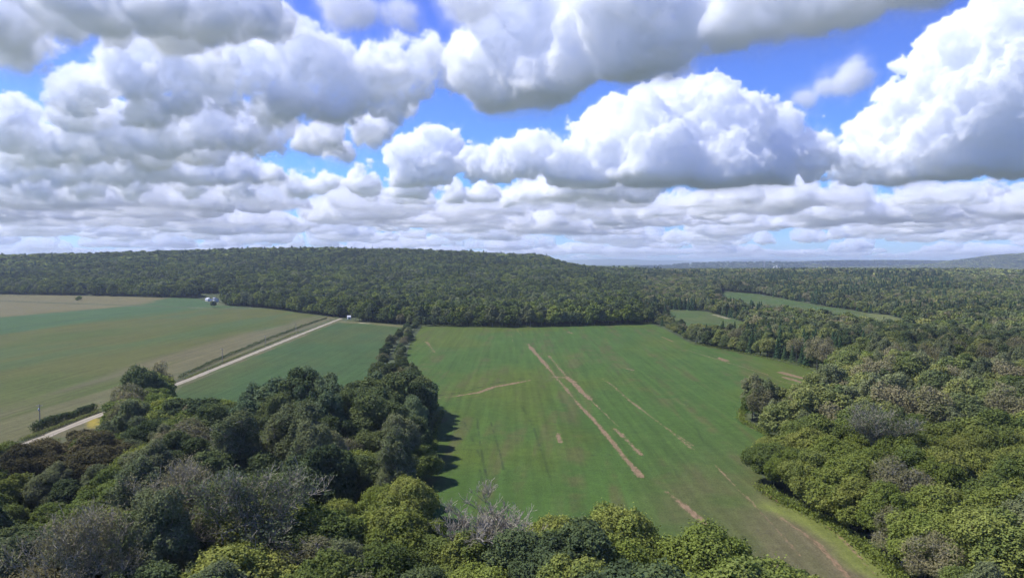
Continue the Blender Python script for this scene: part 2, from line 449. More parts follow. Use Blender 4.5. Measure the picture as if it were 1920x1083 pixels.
def build_road():
    L_ = [Vector((*p, 0)) for p in G(ROAD)]
    P = []
    for a, b in zip(L_[:-1], L_[1:]):
        n = max(2, int((b - a).length / 4))
        P += [a.lerp(b, i / n) for i in range(n)]
    P.append(L_[-1])
    V = []; offs = [-1.95, -1.2, -.6, 0, .6, 1.2, 1.95]
    rr = random.Random(3)
    for i, p in enumerate(P):
        d = (P[min(i + 1, len(P) - 1)] - P[max(i - 1, 0)]).normalized()
        nrm = Vector((-d.y, d.x, 0))
        for k, o in enumerate(offs):
            jit = rr.uniform(-.35, .35) if k in (0, 6) else 0
            V.append((*(p + nrm * (o + jit))[:2], .035 - .004 * abs(o)))
    k = len(offs)
    Q = [(i * k + j, i * k + j + 1, (i + 1) * k + j + 1, (i + 1) * k + j) for i in range(len(P) - 1) for j in range(k - 1)]
    me = mesh_np('gravel_road', V, Q, True)
    at = me.color_attributes.new('Col', 'FLOAT_COLOR', 'POINT')
    base = {0: (.20, .18, .115), 1: (.34, .29, .215), 2: (.30, .26, .19), 3: (.22, .205, .135), 4: (.30, .26, .19), 5: (.34, .29, .215), 6: (.20, .18, .115)}
    at.data.foreach_set('color', np.array([(*base[i % k], 1) for i in range(len(V))], np.float32).ravel())
    tag(obj('gravel_road', me, mats=[ground_mat('gravel', 'Col', scales=((.15, .12), (1.5, .15)))]), kind='structure')
build_road()

# ------------------------------------------------------------ trees
def leaf_mat(name, ca, cb, cc, trans=.22):
    m = bpy.data.materials.new(name); m.use_nodes = True
    t = m.node_tree; t.nodes.clear(); N = t.nodes.new; K = t.links.new
    out = N('ShaderNodeOutputMaterial')
    oi = N('ShaderNodeObjectInfo'); at = N('ShaderNodeAttribute'); at.attribute_name = 'v'
    s = N('ShaderNodeSeparateColor'); K(at.outputs['Color'], s.inputs[0])
    # whole-tree tone from the tree's own random number, clump tone from the clump attribute
    a = N('ShaderNodeMath'); a.operation = 'MULTIPLY_ADD'; a.inputs[1].default_value = .62; K(oi.outputs['Random'], a.inputs[0])
    b = N('ShaderNodeMath'); b.operation = 'MULTIPLY'; b.inputs[1].default_value = .38; K(s.outputs[0], b.inputs[0]); K(b.outputs[0], a.inputs[2])
    r = N('ShaderNodeValToRGB'); K(a.outputs[0], r.inputs[0])
    r.color_ramp.elements[0].position = .12; r.color_ramp.elements[0].color = (*ca, 1)
    r.color_ramp.elements[1].position = .9; r.color_ramp.elements[1].color = (*cc, 1)
    e = r.color_ramp.elements.new(.52); e.color = (*cb, 1)
    mr = N('ShaderNodeMapRange'); mr.inputs[3].default_value = 1.4; mr.inputs[4].default_value = 2.4; K(s.outputs[1], mr.inputs[0])
    wm = N('ShaderNodeVectorMath'); wm.operation = 'MULTIPLY'; K(r.outputs[0], wm.inputs[0]); wm.inputs[1].default_value = (1.06, 1.03, .88)
    st = N('ShaderNodeTexNoise'); st.inputs['Scale'].default_value = .009; st.inputs['Detail'].default_value = 2; K(oi.outputs['Location'], st.inputs['Vector'])   # stands of differing tone
    sr = N('ShaderNodeMapRange'); sr.inputs[1].default_value = .3; sr.inputs[2].default_value = .7; sr.inputs[3].default_value = .72; sr.inputs[4].default_value = 1.28; K(st.outputs[0], sr.inputs[0])
    w2 = N('ShaderNodeVectorMath'); w2.operation = 'SCALE'; K(wm.outputs[0], w2.inputs[0]); K(sr.outputs[0], w2.inputs['Scale']); wm = w2
    v = N('ShaderNodeVectorMath'); v.operation = 'SCALE'; K(wm.outputs[0], v.inputs[0]); K(mr.outputs[0], v.inputs['Scale'])
    d = N('ShaderNodeBsdfDiffuse'); K(v.outputs[0], d.inputs[0])
    tr = N('ShaderNodeBsdfTranslucent'); K(v.outputs[0], tr.inputs[0])
    mx = N('ShaderNodeMixShader'); mx.inputs[0].default_value = trans; K(d.outputs[0], mx.inputs[1]); K(tr.outputs[0], mx.inputs[2])
    K(mx.outputs[0], out.inputs[0])
    return m

def bark_mat(name, c0, c1):
    m = mat(name, c0); t = m.node_tree; b = t.nodes['Principled BSDF']
    tc = t.nodes.new('ShaderNodeTexCoord'); n = t.nodes.new('ShaderNodeTexNoise'); n.inputs['Scale'].default_value = 3; n.inputs['Detail'].default_value = 5
    t.links.new(tc.outputs['Object'], n.inputs['Vector'])
    r = t.nodes.new('ShaderNodeValToRGB'); r.color_ramp.elements[0].position = .35; r.color_ramp.elements[1].position = .65
    r.color_ramp.elements[0].color = (*c0, 1); r.color_ramp.elements[1].color = (*c1, 1)
    t.links.new(n.outputs[0], r.inputs[0]); t.links.new(r.outputs[0], b.inputs['Base Color'])
    return m

M_DARK = leaf_mat('leaves_deep_green', (0.032, 0.046, 0.024), (0.052, 0.07, 0.032), (0.078, 0.095, 0.04))
M_MID = leaf_mat('leaves_green', (0.048, 0.068, 0.022), (0.078, 0.1, 0.03), (0.112, 0.128, 0.036))
M_LIME = leaf_mat('leaves_yellow_green', (0.068, 0.090, 0.022), (0.096, 0.118, 0.030), (0.130, 0.142, 0.040))
M_GREY = leaf_mat('leaves_grey_green', (0.06, 0.076, 0.04), (0.088, 0.102, 0.052), (0.118, 0.126, 0.066))
M_BROWN = leaf_mat('leaves_brownish', (0.074, 0.077, 0.042), (0.105, 0.102, 0.056), (0.135, 0.122, 0.072))
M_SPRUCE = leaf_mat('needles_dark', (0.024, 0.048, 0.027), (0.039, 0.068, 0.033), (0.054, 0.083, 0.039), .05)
B_BROWN = bark_mat('bark_brown', (.05, .04, .03), (.10, .085, .065))
B_DEAD = bark_mat('bark_bleached', (.26, .23, .165), (.40, .36, .27))
B_PALE = bark_mat('bark_pale_grey', (.19, .18, .14), (.32, .30, .25))

def quads_mesh(name, P, Nn, S, v, stretch=1.0, up=None):
    """leaf clumps: one bent quad for each point, lying across normal Nn"""
    n = len(P)
    rng = np.random.default_rng(n)
    Nn = Nn / np.linalg.norm(Nn, axis=1, keepdims=True)
    R = rng.normal(size=(n, 3)) if up is None else up + rng.normal(size=(n, 3)) * .3
    A = np.cross(Nn, R); A /= np.linalg.norm(A, axis=1, keepdims=True) + 1e-9
    Bv = np.cross(Nn, A)
    S = S[:, None]
    q = rng.uniform(.65, 1.2, (n, 4, 1))
    V = np.stack([P - A * S * q[:, 0] , P - Bv * S * q[:, 1] * stretch + Nn * S * .25, P + A * S * q[:, 2], P + Bv * S * q[:, 3] * stretch - Nn * S * .2], 1).reshape(-1, 3)
    Q = np.arange(n * 4).reshape(-1, 4)
    me = mesh_np(name, V, Q)
    at = me.color_attributes.new('v', 'FLOAT_COLOR', 'POINT')
    c = np.ones((n, 4, 4), np.float32)
    c[:, :, 0] = v[0][:, None]; c[:, :, 1] = v[1][:, None]
    at.data.foreach_set('color', c.ravel())
    return me

def tubes_mesh(name, segs, k=4):
    S = np.array([(*a, *b, r0, r1) for a, b, r0, r1 in segs], float)
    a = S[:, :3]; b = S[:, 3:6]; d = b - a; d /= np.linalg.norm(d, axis=1, keepdims=True) + 1e-9
    h = np.where(np.abs(d[:, 2:3]) > .9, np.array([[1., 0, 0]]), np.array([[0, 0, 1.]]))
    u = np.cross(d, h); u /= np.linalg.norm(u, axis=1, keepdims=True); v = np.cross(d, u)
    V = []
    for e, rr in ((a, S[:, 6]), (b, S[:, 7])):
        for j in range(k):
            t = 2 * math.pi * j / k
            V.append(e + (u * math.cos(t) + v * math.sin(t)) * rr[:, None])
    V = np.stack(V, 1).reshape(-1, 3); n = len(S); o = np.arange(n) * 2 * k
    Q = np.concatenate([np.stack([o + j, o + (j + 1) % k, o + k + (j + 1) % k, o + k + j], -1) for j in range(k)])
    return mesh_np(name, V, Q, True)

def grow(rng, p, d, ln, r, lvl, segs, tips, spread=.6, nb=(3, 5), upb=.25, minr=.03, wig=.2):
    """recursive limb; returns nothing, fills segs and tips"""
    n = 3 if lvl > 0 else 2
    pts = [p]; rr = [r]
    for i in range(n):
        d = d + rng.normal(size=3) * wig + np.array([0, 0, upb * .3]); d /= np.linalg.norm(d)
        p2 = p + d * ln / n; r2 = max(r * (1 - .55 * (i + 1) / n), minr)
        segs.append((p, p2, rr[-1], r2)); pts.append(p2); rr.append(r2); p = p2
    if lvl <= 0:
        tips.append((p, d)); return
    for b in range(rng.integers(*nb) + 1):
        i = rng.integers(1, n + 1) if b else n
        dd = d + rng.normal(size=3) * spread + np.array([0, 0, upb]); dd /= np.linalg.norm(dd)
        grow(rng, pts[i], dd, ln * rng.uniform(.5, .78), rr[i] * .75, lvl - 1, segs, tips, spread, nb, upb, minr, wig)

def crown_lobes(rng, H, R, z0, nl, lr, top=.5):
    """lobe centres spread through an uneven ovoid crown between z0 and H"""
    C = []; zc = (z0 + H) / 2; rz = (H - z0) / 2
    k = 0
    while len(C) < nl and k < 4000:
        k += 1
        d = rng.normal(size=3); d /= np.linalg.norm(d)
        if d[2] < -.55: continue
        q = rng.uniform(.55, .86)
        w = 1 - .22 * max(d[2], 0)
        p = np.array([d[0] * R * q * w, d[1] * R * q * w, zc + d[2] * rz * q])
        r = lr * R * rng.choice([.55, .75, .95, 1.2, 1.45]) * rng.uniform(.85, 1.15)
        if all(np.linalg.norm(p - c) > .62 * (r + s) * .8 for c, s in C): C.append((p, r))
    C.append((np.array([0, 0, zc]), R * .55))
    return C

def leaves_on_lobes(rng, C, n, size, zc, open_=0., vert=1.0, upw=.35):
    ce = np.array([c for c, _ in C]); r = np.array([s for _, s in C])
    wts = r ** 2; idx = rng.choice(len(C), int(n * 2.2), p=wts / wts.sum())
    d = rng.normal(size=(len(idx), 3)); d /= np.linalg.norm(d, axis=1, keepdims=True)
    lump = 1 + .24 * np.sin(d[:, 0] * 7 + idx) * np.sin(d[:, 1] * 6 + idx * 2) * np.sin(d[:, 2] * 5 + idx * 3)
    q = (rng.uniform(.78, 1.04, len(idx)) + rng.exponential(.075, len(idx))) * lump
    sc3 = np.array([1, 1, vert])
    P = ce[idx] + d * sc3 * (r[idx] * q)[:, None]
    # drop what lies deep inside another lobe
    keep = np.ones(len(P), bool)
    for j in range(len(C)):
        dist = np.linalg.norm((P - ce[j]) / sc3, axis=1)
        keep &= ~((dist < r[j] * .68) & (idx != j))
    keep &= ~((d[:, 2] < -.5) & (rng.random(len(P)) < .6))
    if open_: keep &= rng.random(len(P)) > open_ * .5
    P = P[keep][:n]; d = d[keep][:n]; idx = idx[keep][:n]
    Nn = d * .75 + rng.normal(size=P.shape) * .48 + np.array([0, 0, upw])
    lobe = rng.random(len(C)); v0 = np.clip(lobe[idx] + rng.normal(size=len(P)) * .12, 0, 1)
    v1 = np.clip(.5 + rng.normal(size=len(P)) * .22, 0, 1)
    return P, Nn, size * rng.uniform(.7, 1.3, len(P)), (v0, v1)

LOD = {'hi': (42000, .155), 'mid': (13000, .26), 'lo': (1900, .68), 'far': (260, 1.9)}

def broadleaf(seed, lod, H=17., R=6.2, z0=3.0, nl=26, lr=.34, open_=0., vert=1., dens=1., twigs=False, sz=1.):
    rng = np.random.default_rng(seed)
    C = crown_lobes(rng, H, R, z0, nl, lr)
    n, s = LOD[lod]
    crown = quads_mesh('crown', *leaves_on_lobes(rng, C, int(n * dens), s * sz, (z0 + H) / 2, open_, vert))
    segs = []
    zt = z0 + (H - z0) * .25
    segs.append(((0, 0, -.3), (.1, .05, zt * .5), .34, .28)); segs.append(((.1, .05, zt * .5), (0, .1, zt), .28, .22))
    top = np.array([0, .1, zt])
    m = len(C) if lod in ('hi', 'mid') else 3
    for c, r in C[:m]:
        midp = top * .5 + c * .5 + rng.normal(size=3) * .4 + np.array([0, 0, .3])
        segs.append((top, midp, .16, .09)); segs.append((midp, c, .09, .05))
        if twigs and lod != 'lo':
            for _ in range(9 if lod == 'hi' else 5):
                d = rng.normal(size=3); d[2] = abs(d[2]); d /= np.linalg.norm(d)
                e_ = c + d * r * rng.uniform(.8, 1.15)
                segs.append((c, e_, .05, .025))
                if lod == 'hi':
                    for _ in range(3):
                        f = c + (e_ - c) * rng.uniform(.4, .9); segs.append((f, f + (d + rng.normal(size=3) * .6) * r * .4, .03, .018))
    trunk = tubes_mesh('trunk', segs, 5 if lod == 'hi' else 3)
    return crown, trunk

def bare(seed, lod, H=16., leafy=0.):
    rng = np.random.default_rng(seed)
    segs = []; tips = []
    p = np.array([0, 0, -.3]); d = np.array([rng.normal() * .08, rng.normal() * .08, 1.])
    lv = 4 if lod == 'hi' else 3
    base = np.array([0, 0, H * .32]); segs.append((p, base, .26, .20))
    mr = .034 if lod == 'hi' else .06
    for k in range(5):
        a = k * 1.26 + rng.uniform(-.4, .4)
        dd = np.array([math.cos(a) * .6, math.sin(a) * .6, 1.]) if k else np.array([.05, 0, 1.])
        grow(rng, base + np.array([0, 0, rng.uniform(-2, 2.5)]) * (k > 0), dd / np.linalg.norm(dd), H * rng.uniform(.27, .36), .12, lv, segs, tips, .62, (3, 5), .32, mr)
    # scale to height
    trunk = tubes_mesh('trunk', segs, 3)
    crown = None
    if leafy:
        T = np.array([t[0] for t in tips]); n = int({'hi': 13000, 'mid': 6000, 'lo': 1000, 'far': 200}[lod] * leafy)
        i = rng.integers(0, len(T), n); P = T[i] + rng.normal(size=(n, 3)) * .45
        v = rng.random(len(T))[i]
        crown = quads_mesh('crown', P, rng.normal(size=(n, 3)) + [0, 0, .5], LOD[lod][1] * .8 * rng.uniform(.6, 1.2, n), (np.clip(v, 0, 1), rng.random(n)))
    return crown, trunk

def spruce(seed, lod, H=17., R=3.0):
    rng = np.random.default_rng(seed)
    n = {'hi': 12000, 'mid': 8000, 'lo': 1200, 'far': 160}[lod]
    s = {'hi': .20, 'mid': .25, 'lo': .62, 'far': 1.6}[lod]
    nw = 20; wh = rng.integers(0, nw, n); t = ((wh + rng.random(n) * .45) / nw) ** 1.0
    br = rng.integers(0, 9, n); a = br * .698 + wh * 1.9 + rng.normal(size=n) * .16
    rad = R * (1 - t) ** .85 * (.75 + .35 * np.sin(br * 4.1 + wh * 2.7)) + .12
    q = np.sqrt(rng.random(n)) * .98 + .04
    z = 1.0 + (H - 1.3) * t - rad * q * .28 + rng.normal(size=n) * .10
    P = np.stack([np.cos(a) * rad * q, np.sin(a) * rad * q, z], -1)
    Nn = np.stack([np.cos(a) * .45, np.sin(a) * .45, np.full(n, .8)], -1) + rng.normal(size=(n, 3)) * .4
    v = rng.random(nw)[wh]
    crown = quads_mesh('crown', P, Nn, s * rng.uniform(.6, 1.2, n) * (1.15 - .5 * t), (v, np.clip(.5 + rng.normal(size=n) * .25, 0, 1)))
    trunk = tubes_mesh('trunk', [((0, 0, -.3), (0, 0, H * .5), .2, .13), ((0, 0, H * .5), (0, 0, H - .2), .13, .03)], 5)
    return crown, trunk

# species: (builder, leaf material, bark)
SPEC = {
    'round': lambda s, l: broadleaf(s, l, 16.5, 6.3, 1.0, 44, .27),
    'wide': lambda s, l: broadleaf(s, l, 14.5, 7.0, .6, 50, .245),
    'oval': lambda s, l: broadleaf(s, l, 18.5, 5.0, 1.2, 40, .30, vert=1.15),
    'poplar': lambda s, l: broadleaf(s, l, 20., 4.4, 3.5, 38, .27, open_=.5, vert=1.5, dens=.62, twigs=True, sz=.85),
    'thin': lambda s, l: broadleaf(s, l, 16.5, 5.6, 2.5, 30, .27, open_=.8, vert=1.2, dens=.42, twigs=True, sz=.78),
    'bush': lambda s, l: broadleaf(s, l, 6.0, 3.4, .3, 16, .40, sz=.8, dens=.5),
    'spruce': spruce,
    'bare': lambda s, l: bare(s, l, 16., 0.),
    'sparse': lambda s, l: bare(s, l, 17., 1.),
}
_cache = {}
def tree_meshes(shape, var, lod):
    k = (shape, var, lod)
    if k not in _cache: _cache[k] = SPEC[shape](hash_seed(shape) + var * 101, lod)
    return _cache[k]
def hash_seed(s): return sum(ord(c) * (i + 3) for i, c in enumerate(s))

# ---- where the trees stand
rng = np.random.default_rng(11)
EDGE_MARGIN = 3.2
def dist_open(x, y):
    d = np.full(x.shape, 1e9)
    for p in OPEN: d = np.minimum(d, pdist(x, y, p + p[:1]))
    return d
def in_open(x, y):
    r = np.zeros(x.shape, bool)
    for p in OPEN: r |= inpoly(x, y, p)
    return r

def jitter_grid(y0, y1, s, amax=.86):
    n = int((y1 - y0) / s) + 1; out = []
    for i in range(n):
        y = y0 + i * s; xm = amax * y + 25
        x = np.arange(-xm, xm, s) + (i % 2) * s / 2
        out.append(np.stack([x, np.full(len(x), y)], -1))
    P = np.concatenate(out); P = P + rng.uniform(-.36, .36, P.shape) * s
    return P

BANDS = [(58, 330, 9.4), (330, 620, 8.2), (620, 1100, 9.0), (1100, 1700, 11.), (1700, 2600, 15.), (2600, 4200, 24.), (4200, 7000, 40.), (7000, 12500, 72.)]
P = []; SP = []
for a, b, s in BANDS:
    p = jitter_grid(a, b, s); P.append(p); SP.append(np.full(len(p), s))
P = np.concatenate(P); SP = np.concatenate(SP)
# a closed row of trees follows every edge of the open land
E_ = []
for poly in OPEN:
    for (x0, y0), (x1, y1) in zip(poly, poly[1:] + poly[:1]):
        L_ = math.hypot(x1 - x0, y1 - y0)
        if min(y0, y1) > 1500: continue
        n = max(1, int(L_ / (7.4 if min(y0, y1) < 500 else 8)))
        for k in range(n):
            t = (k + rng.uniform(.2, .8)) / n
            for s_ in (-1, 1):
                o_ = rng.uniform(3.0, 4.6) * s_
                E_.append((x0 + (x1 - x0) * t - (y1 - y0) / L_ * o_, y0 + (y1 - y0) * t + (x1 - x0) / L_ * o_))
E_ = np.array(E_); E_ = E_[(E_[:, 1] > 60) & (np.abs(E_[:, 0]) < .86 * E_[:, 1] + 25)]
E_ = E_[~in_open(E_[:, 0], E_[:, 1])]; E_ = E_[dist_open(E_[:, 0], E_[:, 1]) > 2.7]
kp = []
for i in range(len(E_)):
    if all((E_[i, 0] - E_[j, 0]) ** 2 + (E_[i, 1] - E_[j, 1]) ** 2 > 22 for j in kp): kp.append(i)
E_ = E_[kp]
near = P[:, 1] < 1600
far_ok = np.ones(len(P), bool)
for ex, ey in E_: far_ok &= ~(near & ((P[:, 0] - ex) ** 2 + (P[:, 1] - ey) ** 2 < 30))
P = P[far_ok]; SP = SP[far_ok]
NE = len(E_); P = np.concatenate([E_, P]); SP = np.concatenate([np.full(NE, 8.2), SP])
X, Y = P[:, 0], P[:, 1]
o = in_open(X, Y); d = dist_open(X, Y)
keep = ~o & (d > 2.6)
X, Y, SP, d = X[keep], Y[keep], SP[keep], d[keep]
PX = 960 + X / Y * F; PY = 493.4 + 77000 / Y
keep = np.ones(len(X), bool)
n_gap = fbm(X / 25, Y / 25, 71, 2)
keep &= ~((PX > 700) & (PX < 800) & (PY > 612) & (PY < 700) & (rng.random(len(X)) < .38))
keep &= ~((n_gap < .22) & (Y < 900) & (d > 12))
# the hedge between the two fields is thinner
X, Y, SP, d, PX, PY = [q[keep] for q in (X, Y, SP, d, PX, PY)]

u = rng.random(len(X)); reg = fbm(X / 70, Y / 70, 81, 3); reg2 = fbm(X / 160, Y / 160, 82, 3)
shape = np.full(len(X), 'round', dtype=object); mt = np.full(len(X), 'mid', dtype=object); hs = np.full(len(X), 1.0)
def setw(mask, opts):
    """opts: (weight, shape, material, height scale)"""
    w_ = np.array([o_[0] for o_ in opts], float); w_ = np.cumsum(w_ / w_.sum())
    k = np.searchsorted(w_, np.clip(u + (reg - .5) * 1.3, 0, .999))
    for i, (_, s_, m_, h_) in enumerate(opts):
        q = mask & (k == i); shape[q] = s_; mt[q] = m_; hs[q] = h_
W1 = (PX < 900) & (Y < 330)
HEDGE = (PX > 640) & (PX < 835) & (PY > 608) & (PY < 775)
HILL = (Y >= 330) & (PX < 1240) & ~HEDGE & (PY < 640)
RIGHT_NEAR = (PX > 1240) & (PY > 850)
RIGHT_MID = (PX > 1240) & (PY <= 850) & (PY > 690)
RIGHT_FAR = (PX > 1200) & (PY <= 690)
BOTTOM = (PX >= 790) & (PX < 1700) & (PY > 1060)
setw(HILL, [(2, 'round', 'dark', 1.05), (2.4, 'round', 'mid', 1.05), (2, 'wide', 'mid', 1.1), (.8, 'round', 'lime', 1.0), (1.2, 'oval', 'dark', 1.), (.9, 'oval', 'grey', 1.)])
setw(W1, [(1.2, 'thin', 'brown', 1.0), (2.2, 'poplar', 'grey', .95), (2.2, 'oval', 'dark', .9), (2, 'round', 'dark', 1.), (1.6, 'round', 'mid', .95), (.9, 'wide', 'lime', .85)])
setw(W1 & (PX < 210), [(1.6, 'round', 'umber', .9), (1.4, 'wide', 'umber', .9), (1.3, 'oval', 'dark', .85), (1, 'poplar', 'grey', .8), (.6, 'round', 'mid', .8)])
setw(W1 & (PY > 1000) & (PX > 300), [(1.5, 'poplar', 'grey', .9), (1.2, 'thin', 'brown', .95), (2, 'round', 'mid', .95), (2, 'wide', 'mid', .9), (1.3, 'wide', 'lime', .9)])
setw(W1 & (PX > 420) & (PX < 840) & (PY < 900), [(3, 'round', 'dark', 1.0), (2.5, 'oval', 'slate', .95), (1.3, 'poplar', 'slate', .9), (1, 'round', 'dark', .9), (.8, 'wide', 'mid', .8)])
setw(W1 & (PX > 180) & (PX < 420) & (PY < 870), [(2, 'wide', 'mid', .85), (1, 'thin', 'brown', .9), (1.5, 'round', 'dark', .9), (1., 'wide', 'lime', .8), (1, 'poplar', 'grey', .85)])
setw(HEDGE, [(1, 'thin', 'brown', .56), (1.4, 'poplar', 'grey', .55), (2, 'round', 'dark', .56), (1, 'oval', 'dark', .52)])
setw(RIGHT_NEAR, [(1, 'wide', 'mid', .92), (3, 'wide', 'lime', .9), (2, 'round', 'lime', .88), (2, 'round', 'mid', .95), (.7, 'oval', 'grey', .9), (.5, 'thin', 'brown', .9)])
setw(RIGHT_MID, [(1.5, 'round', 'dark', .9), (2, 'round', 'olive', .92), (2, 'poplar', 'grey', .85), (2.2, 'thin', 'brown', .95), (2, 'wide', 'olive', .9), (.8, 'round', 'mid', .8)])
setw(RIGHT_FAR, [(1.6, 'round', 'dark', .9), (1.6, 'round', 'olive', .9), (1.6, 'oval', 'grey', .85), (1.2, 'thin', 'brown', .9), (1.2, 'wide', 'olive', .95), (.6, 'spruce', 'spruce', .9), (.7, 'round', 'mid', .85)])
setw(BOTTOM, [(1.5, 'round', 'mid', .95), (2.5, 'wide', 'lime', .98), (1.5, 'round', 'lime', .95), (1, 'round', 'dark', .95), (1, 'oval', 'mid', .85)])
m_ = RIGHT_FAR & (PX > 1405) & (PX < 1650) & (PY > 640) & (d < 48) & (rng.random(len(X)) < .6); shape[m_] = 'spruce'; mt[m_] = 'spruce'; hs[m_] = 1.0
m_ = RIGHT_FAR & (PX > 1430) & (PX < 1790) & (PY > 535) & (PY < 572) & (rng.random(len(X)) < .38 * sstep(.3, .6, fbm(X / 60, Y / 60, 95, 2)) * 1.5); shape[m_] = 'spruce'; mt[m_] = 'spruce'; hs[m_] = 1.12
m_ = RIGHT_FAR & (reg2 > .60) & (PY < 640) & (rng.random(len(X)) < .5); shape[m_] = 'spruce'; mt[m_] = 'spruce'; hs[m_] = 1.0
m_ = HILL & (u > .955) & (Y > 1300); shape[m_] = 'spruce'; mt[m_] = 'spruce'; hs[m_] = 1.35
m_ = (HILL) & (Y > 1500) & (Y < 2050) & (u > .8) & (reg2 > .5); shape[m_] = 'spruce'; mt[m_] = 'spruce'; hs[m_] = 1.15
# lower growth along the wood edges
low = (d < 7) & (rng.random(len(X)) < .35); hs[low] *= .72
hs *= rng.uniform(.74, 1.22, len(X))
hs[(PX > 500) & (PX < 840) & (PY > 700) & (PY < 900)] *= 1.12
hs[BOTTOM] *= 1.1
hs[(PX > 690) & (PX < 800) & (PY > 612) & (PY < 690)] *= .8
hs[(PX > 730) & (PX < 830) & (PY > 770) & (PY < 960)] *= .82
hs[(PX > 1240) & (PX < 1700) & (PY > 575) & (PY < 650)] *= .85
hs[(PX > 400) & (PX < 480) & (PY > 770) & (PY < 850)] *= .8
hs[(PX > 150) & (PX < 225) & (PY > 770) & (PY < 850)] *= .7
hs[(PX >= 225) & (PX <= 400) & (PY > 770) & (PY < 850)] = np.clip(hs[(PX >= 225) & (PX <= 400) & (PY > 770) & (PY < 850)], .72, .86)
hs[(PX < 260) & (PY > 850)] *= .86
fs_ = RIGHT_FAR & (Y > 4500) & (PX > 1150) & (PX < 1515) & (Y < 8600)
shape[fs_] = 'spruce'; mt[fs_] = 'spruce'  # dark spruce colour stands in for cloud shadow on the far strip
hs[(PX > 1225) & (PX < 1300) & (PY > 595) & (PY < 650)] *= .55
hs[(PX > 1300) & (PX < 1420) & (PY > 595) & (PY < 700)] *= .8
MATS = {'dark': M_DARK, 'mid': M_MID, 'lime': M_LIME, 'grey': M_GREY, 'brown': M_BROWN, 'spruce': M_SPRUCE,
        'umber': leaf_mat('leaves_umber_green', (.040, .040, .024), (.058, .055, .030), (.082, .072, .038)),
        'slate': leaf_mat('leaves_slate_green', (.048, .074, .042), (.068, .096, .052), (.092, .118, .062)),
        'olive': leaf_mat('leaves_olive', (.072, .092, .034), (.100, .115, .042), (.135, .140, .050))}
BARK = {'grey': B_PALE, 'brown': B_PALE, 'slate': B_PALE}
# hand-set trees: photo pixel of the base, shape, material, height scale (what stands out in the photograph)
HAND = [
    (345, 1085, 'sparse', 'brown', 1.25), (475, 1120, 'sparse', 'grey', 1.25), (160, 1225, 'sparse', 'brown', 1.2), (925, 1135, 'bare', 'grey', 1.15), (893, 1118, 'bare', 'grey', .8),
    (715, 1010, 'wide', 'lime', .8), (786, 905, 'round', 'mid', .62), (1150, 1190, 'wide', 'lime', 1.05), (880, 1150, 'oval', 'mid', .8), (1040, 1165, 'round', 'mid', .9), (985, 1185, 'round', 'dark', .95),
    (1640, 905, 'sparse', 'grey', 1.1), (265, 880, 'poplar', 'grey', .8), (150, 838, 'bush', 'umber', .95), (1850, 790, 'sparse', 'brown', .8),
    (148, 565, 'bush', 'mid', .95), (941, 612.4, 'bush', 'dark', .55), (1410, 745, 'thin', 'brown', .6), (1850, 715, 'thin', 'grey', .75), (400, 577, 'round', 'grey', .6),
]
hx = []; 
for (a, b, s_, m2, h_) in HAND:
    x, y = gp(a, b); hx.append((x, y))
    q = np.hypot(X - x, Y - y) > (7.5 if s_ == 'bare' else 5.5 if s_ != 'bush' else 2.5)
    X, Y, SP, d, PX, PY, shape, mt, hs = [z[q] for z in (X, Y, SP, d, PX, PY, shape, mt, hs)]
X = np.concatenate([[p[0] for p in hx], X]); Y = np.concatenate([[p[1] for p in hx], Y])
SP = np.concatenate([np.full(len(hx), 8.), SP]); PX = 960 + X / Y * F; PY = 493.4 + 77000 / Y
shape = np.concatenate([np.array([h[2] for h in HAND], object), shape]); mt = np.concatenate([np.array([h[3] for h in HAND], object), mt]); hs = np.concatenate([[h[4] for h in HAND], hs])
Z = zf(X, Y)
ROT = rng.uniform(0, 6.283, len(X)); VAR = rng.integers(0, 3, len(X))
WS = np.clip(SP / 8.6, 1, 9) ** .92 * rng.uniform(.82, 1.24, len(X)) * np.where(Y < 330, 1.12, 1.0)      # far trees stand for small groups
HS = hs * np.clip(SP / 9, 1, 2.0) ** .18
# how large each shows: crown height in pixels, only inside (or just outside) the frame
DD = np.hypot(X, Y)
topy = 493.4 + (CAMZ - Z - 17 * HS) * F / Y
size = HS / DD
infr = (np.abs(X / Y) < .80) & (topy < 1100)
order = np.argsort(-np.where(infr, size, size * 1e-3))
NI = 300
hand = np.arange(len(HAND))
ind = np.concatenate([hand, np.array([i for i in order if i >= len(HAND)])[:NI - len(HAND)]])
rest = np.setdiff1d(np.arange(len(X)), ind)
print('TREES', len(X), 'individual until D=%.0f' % DD[ind].max())

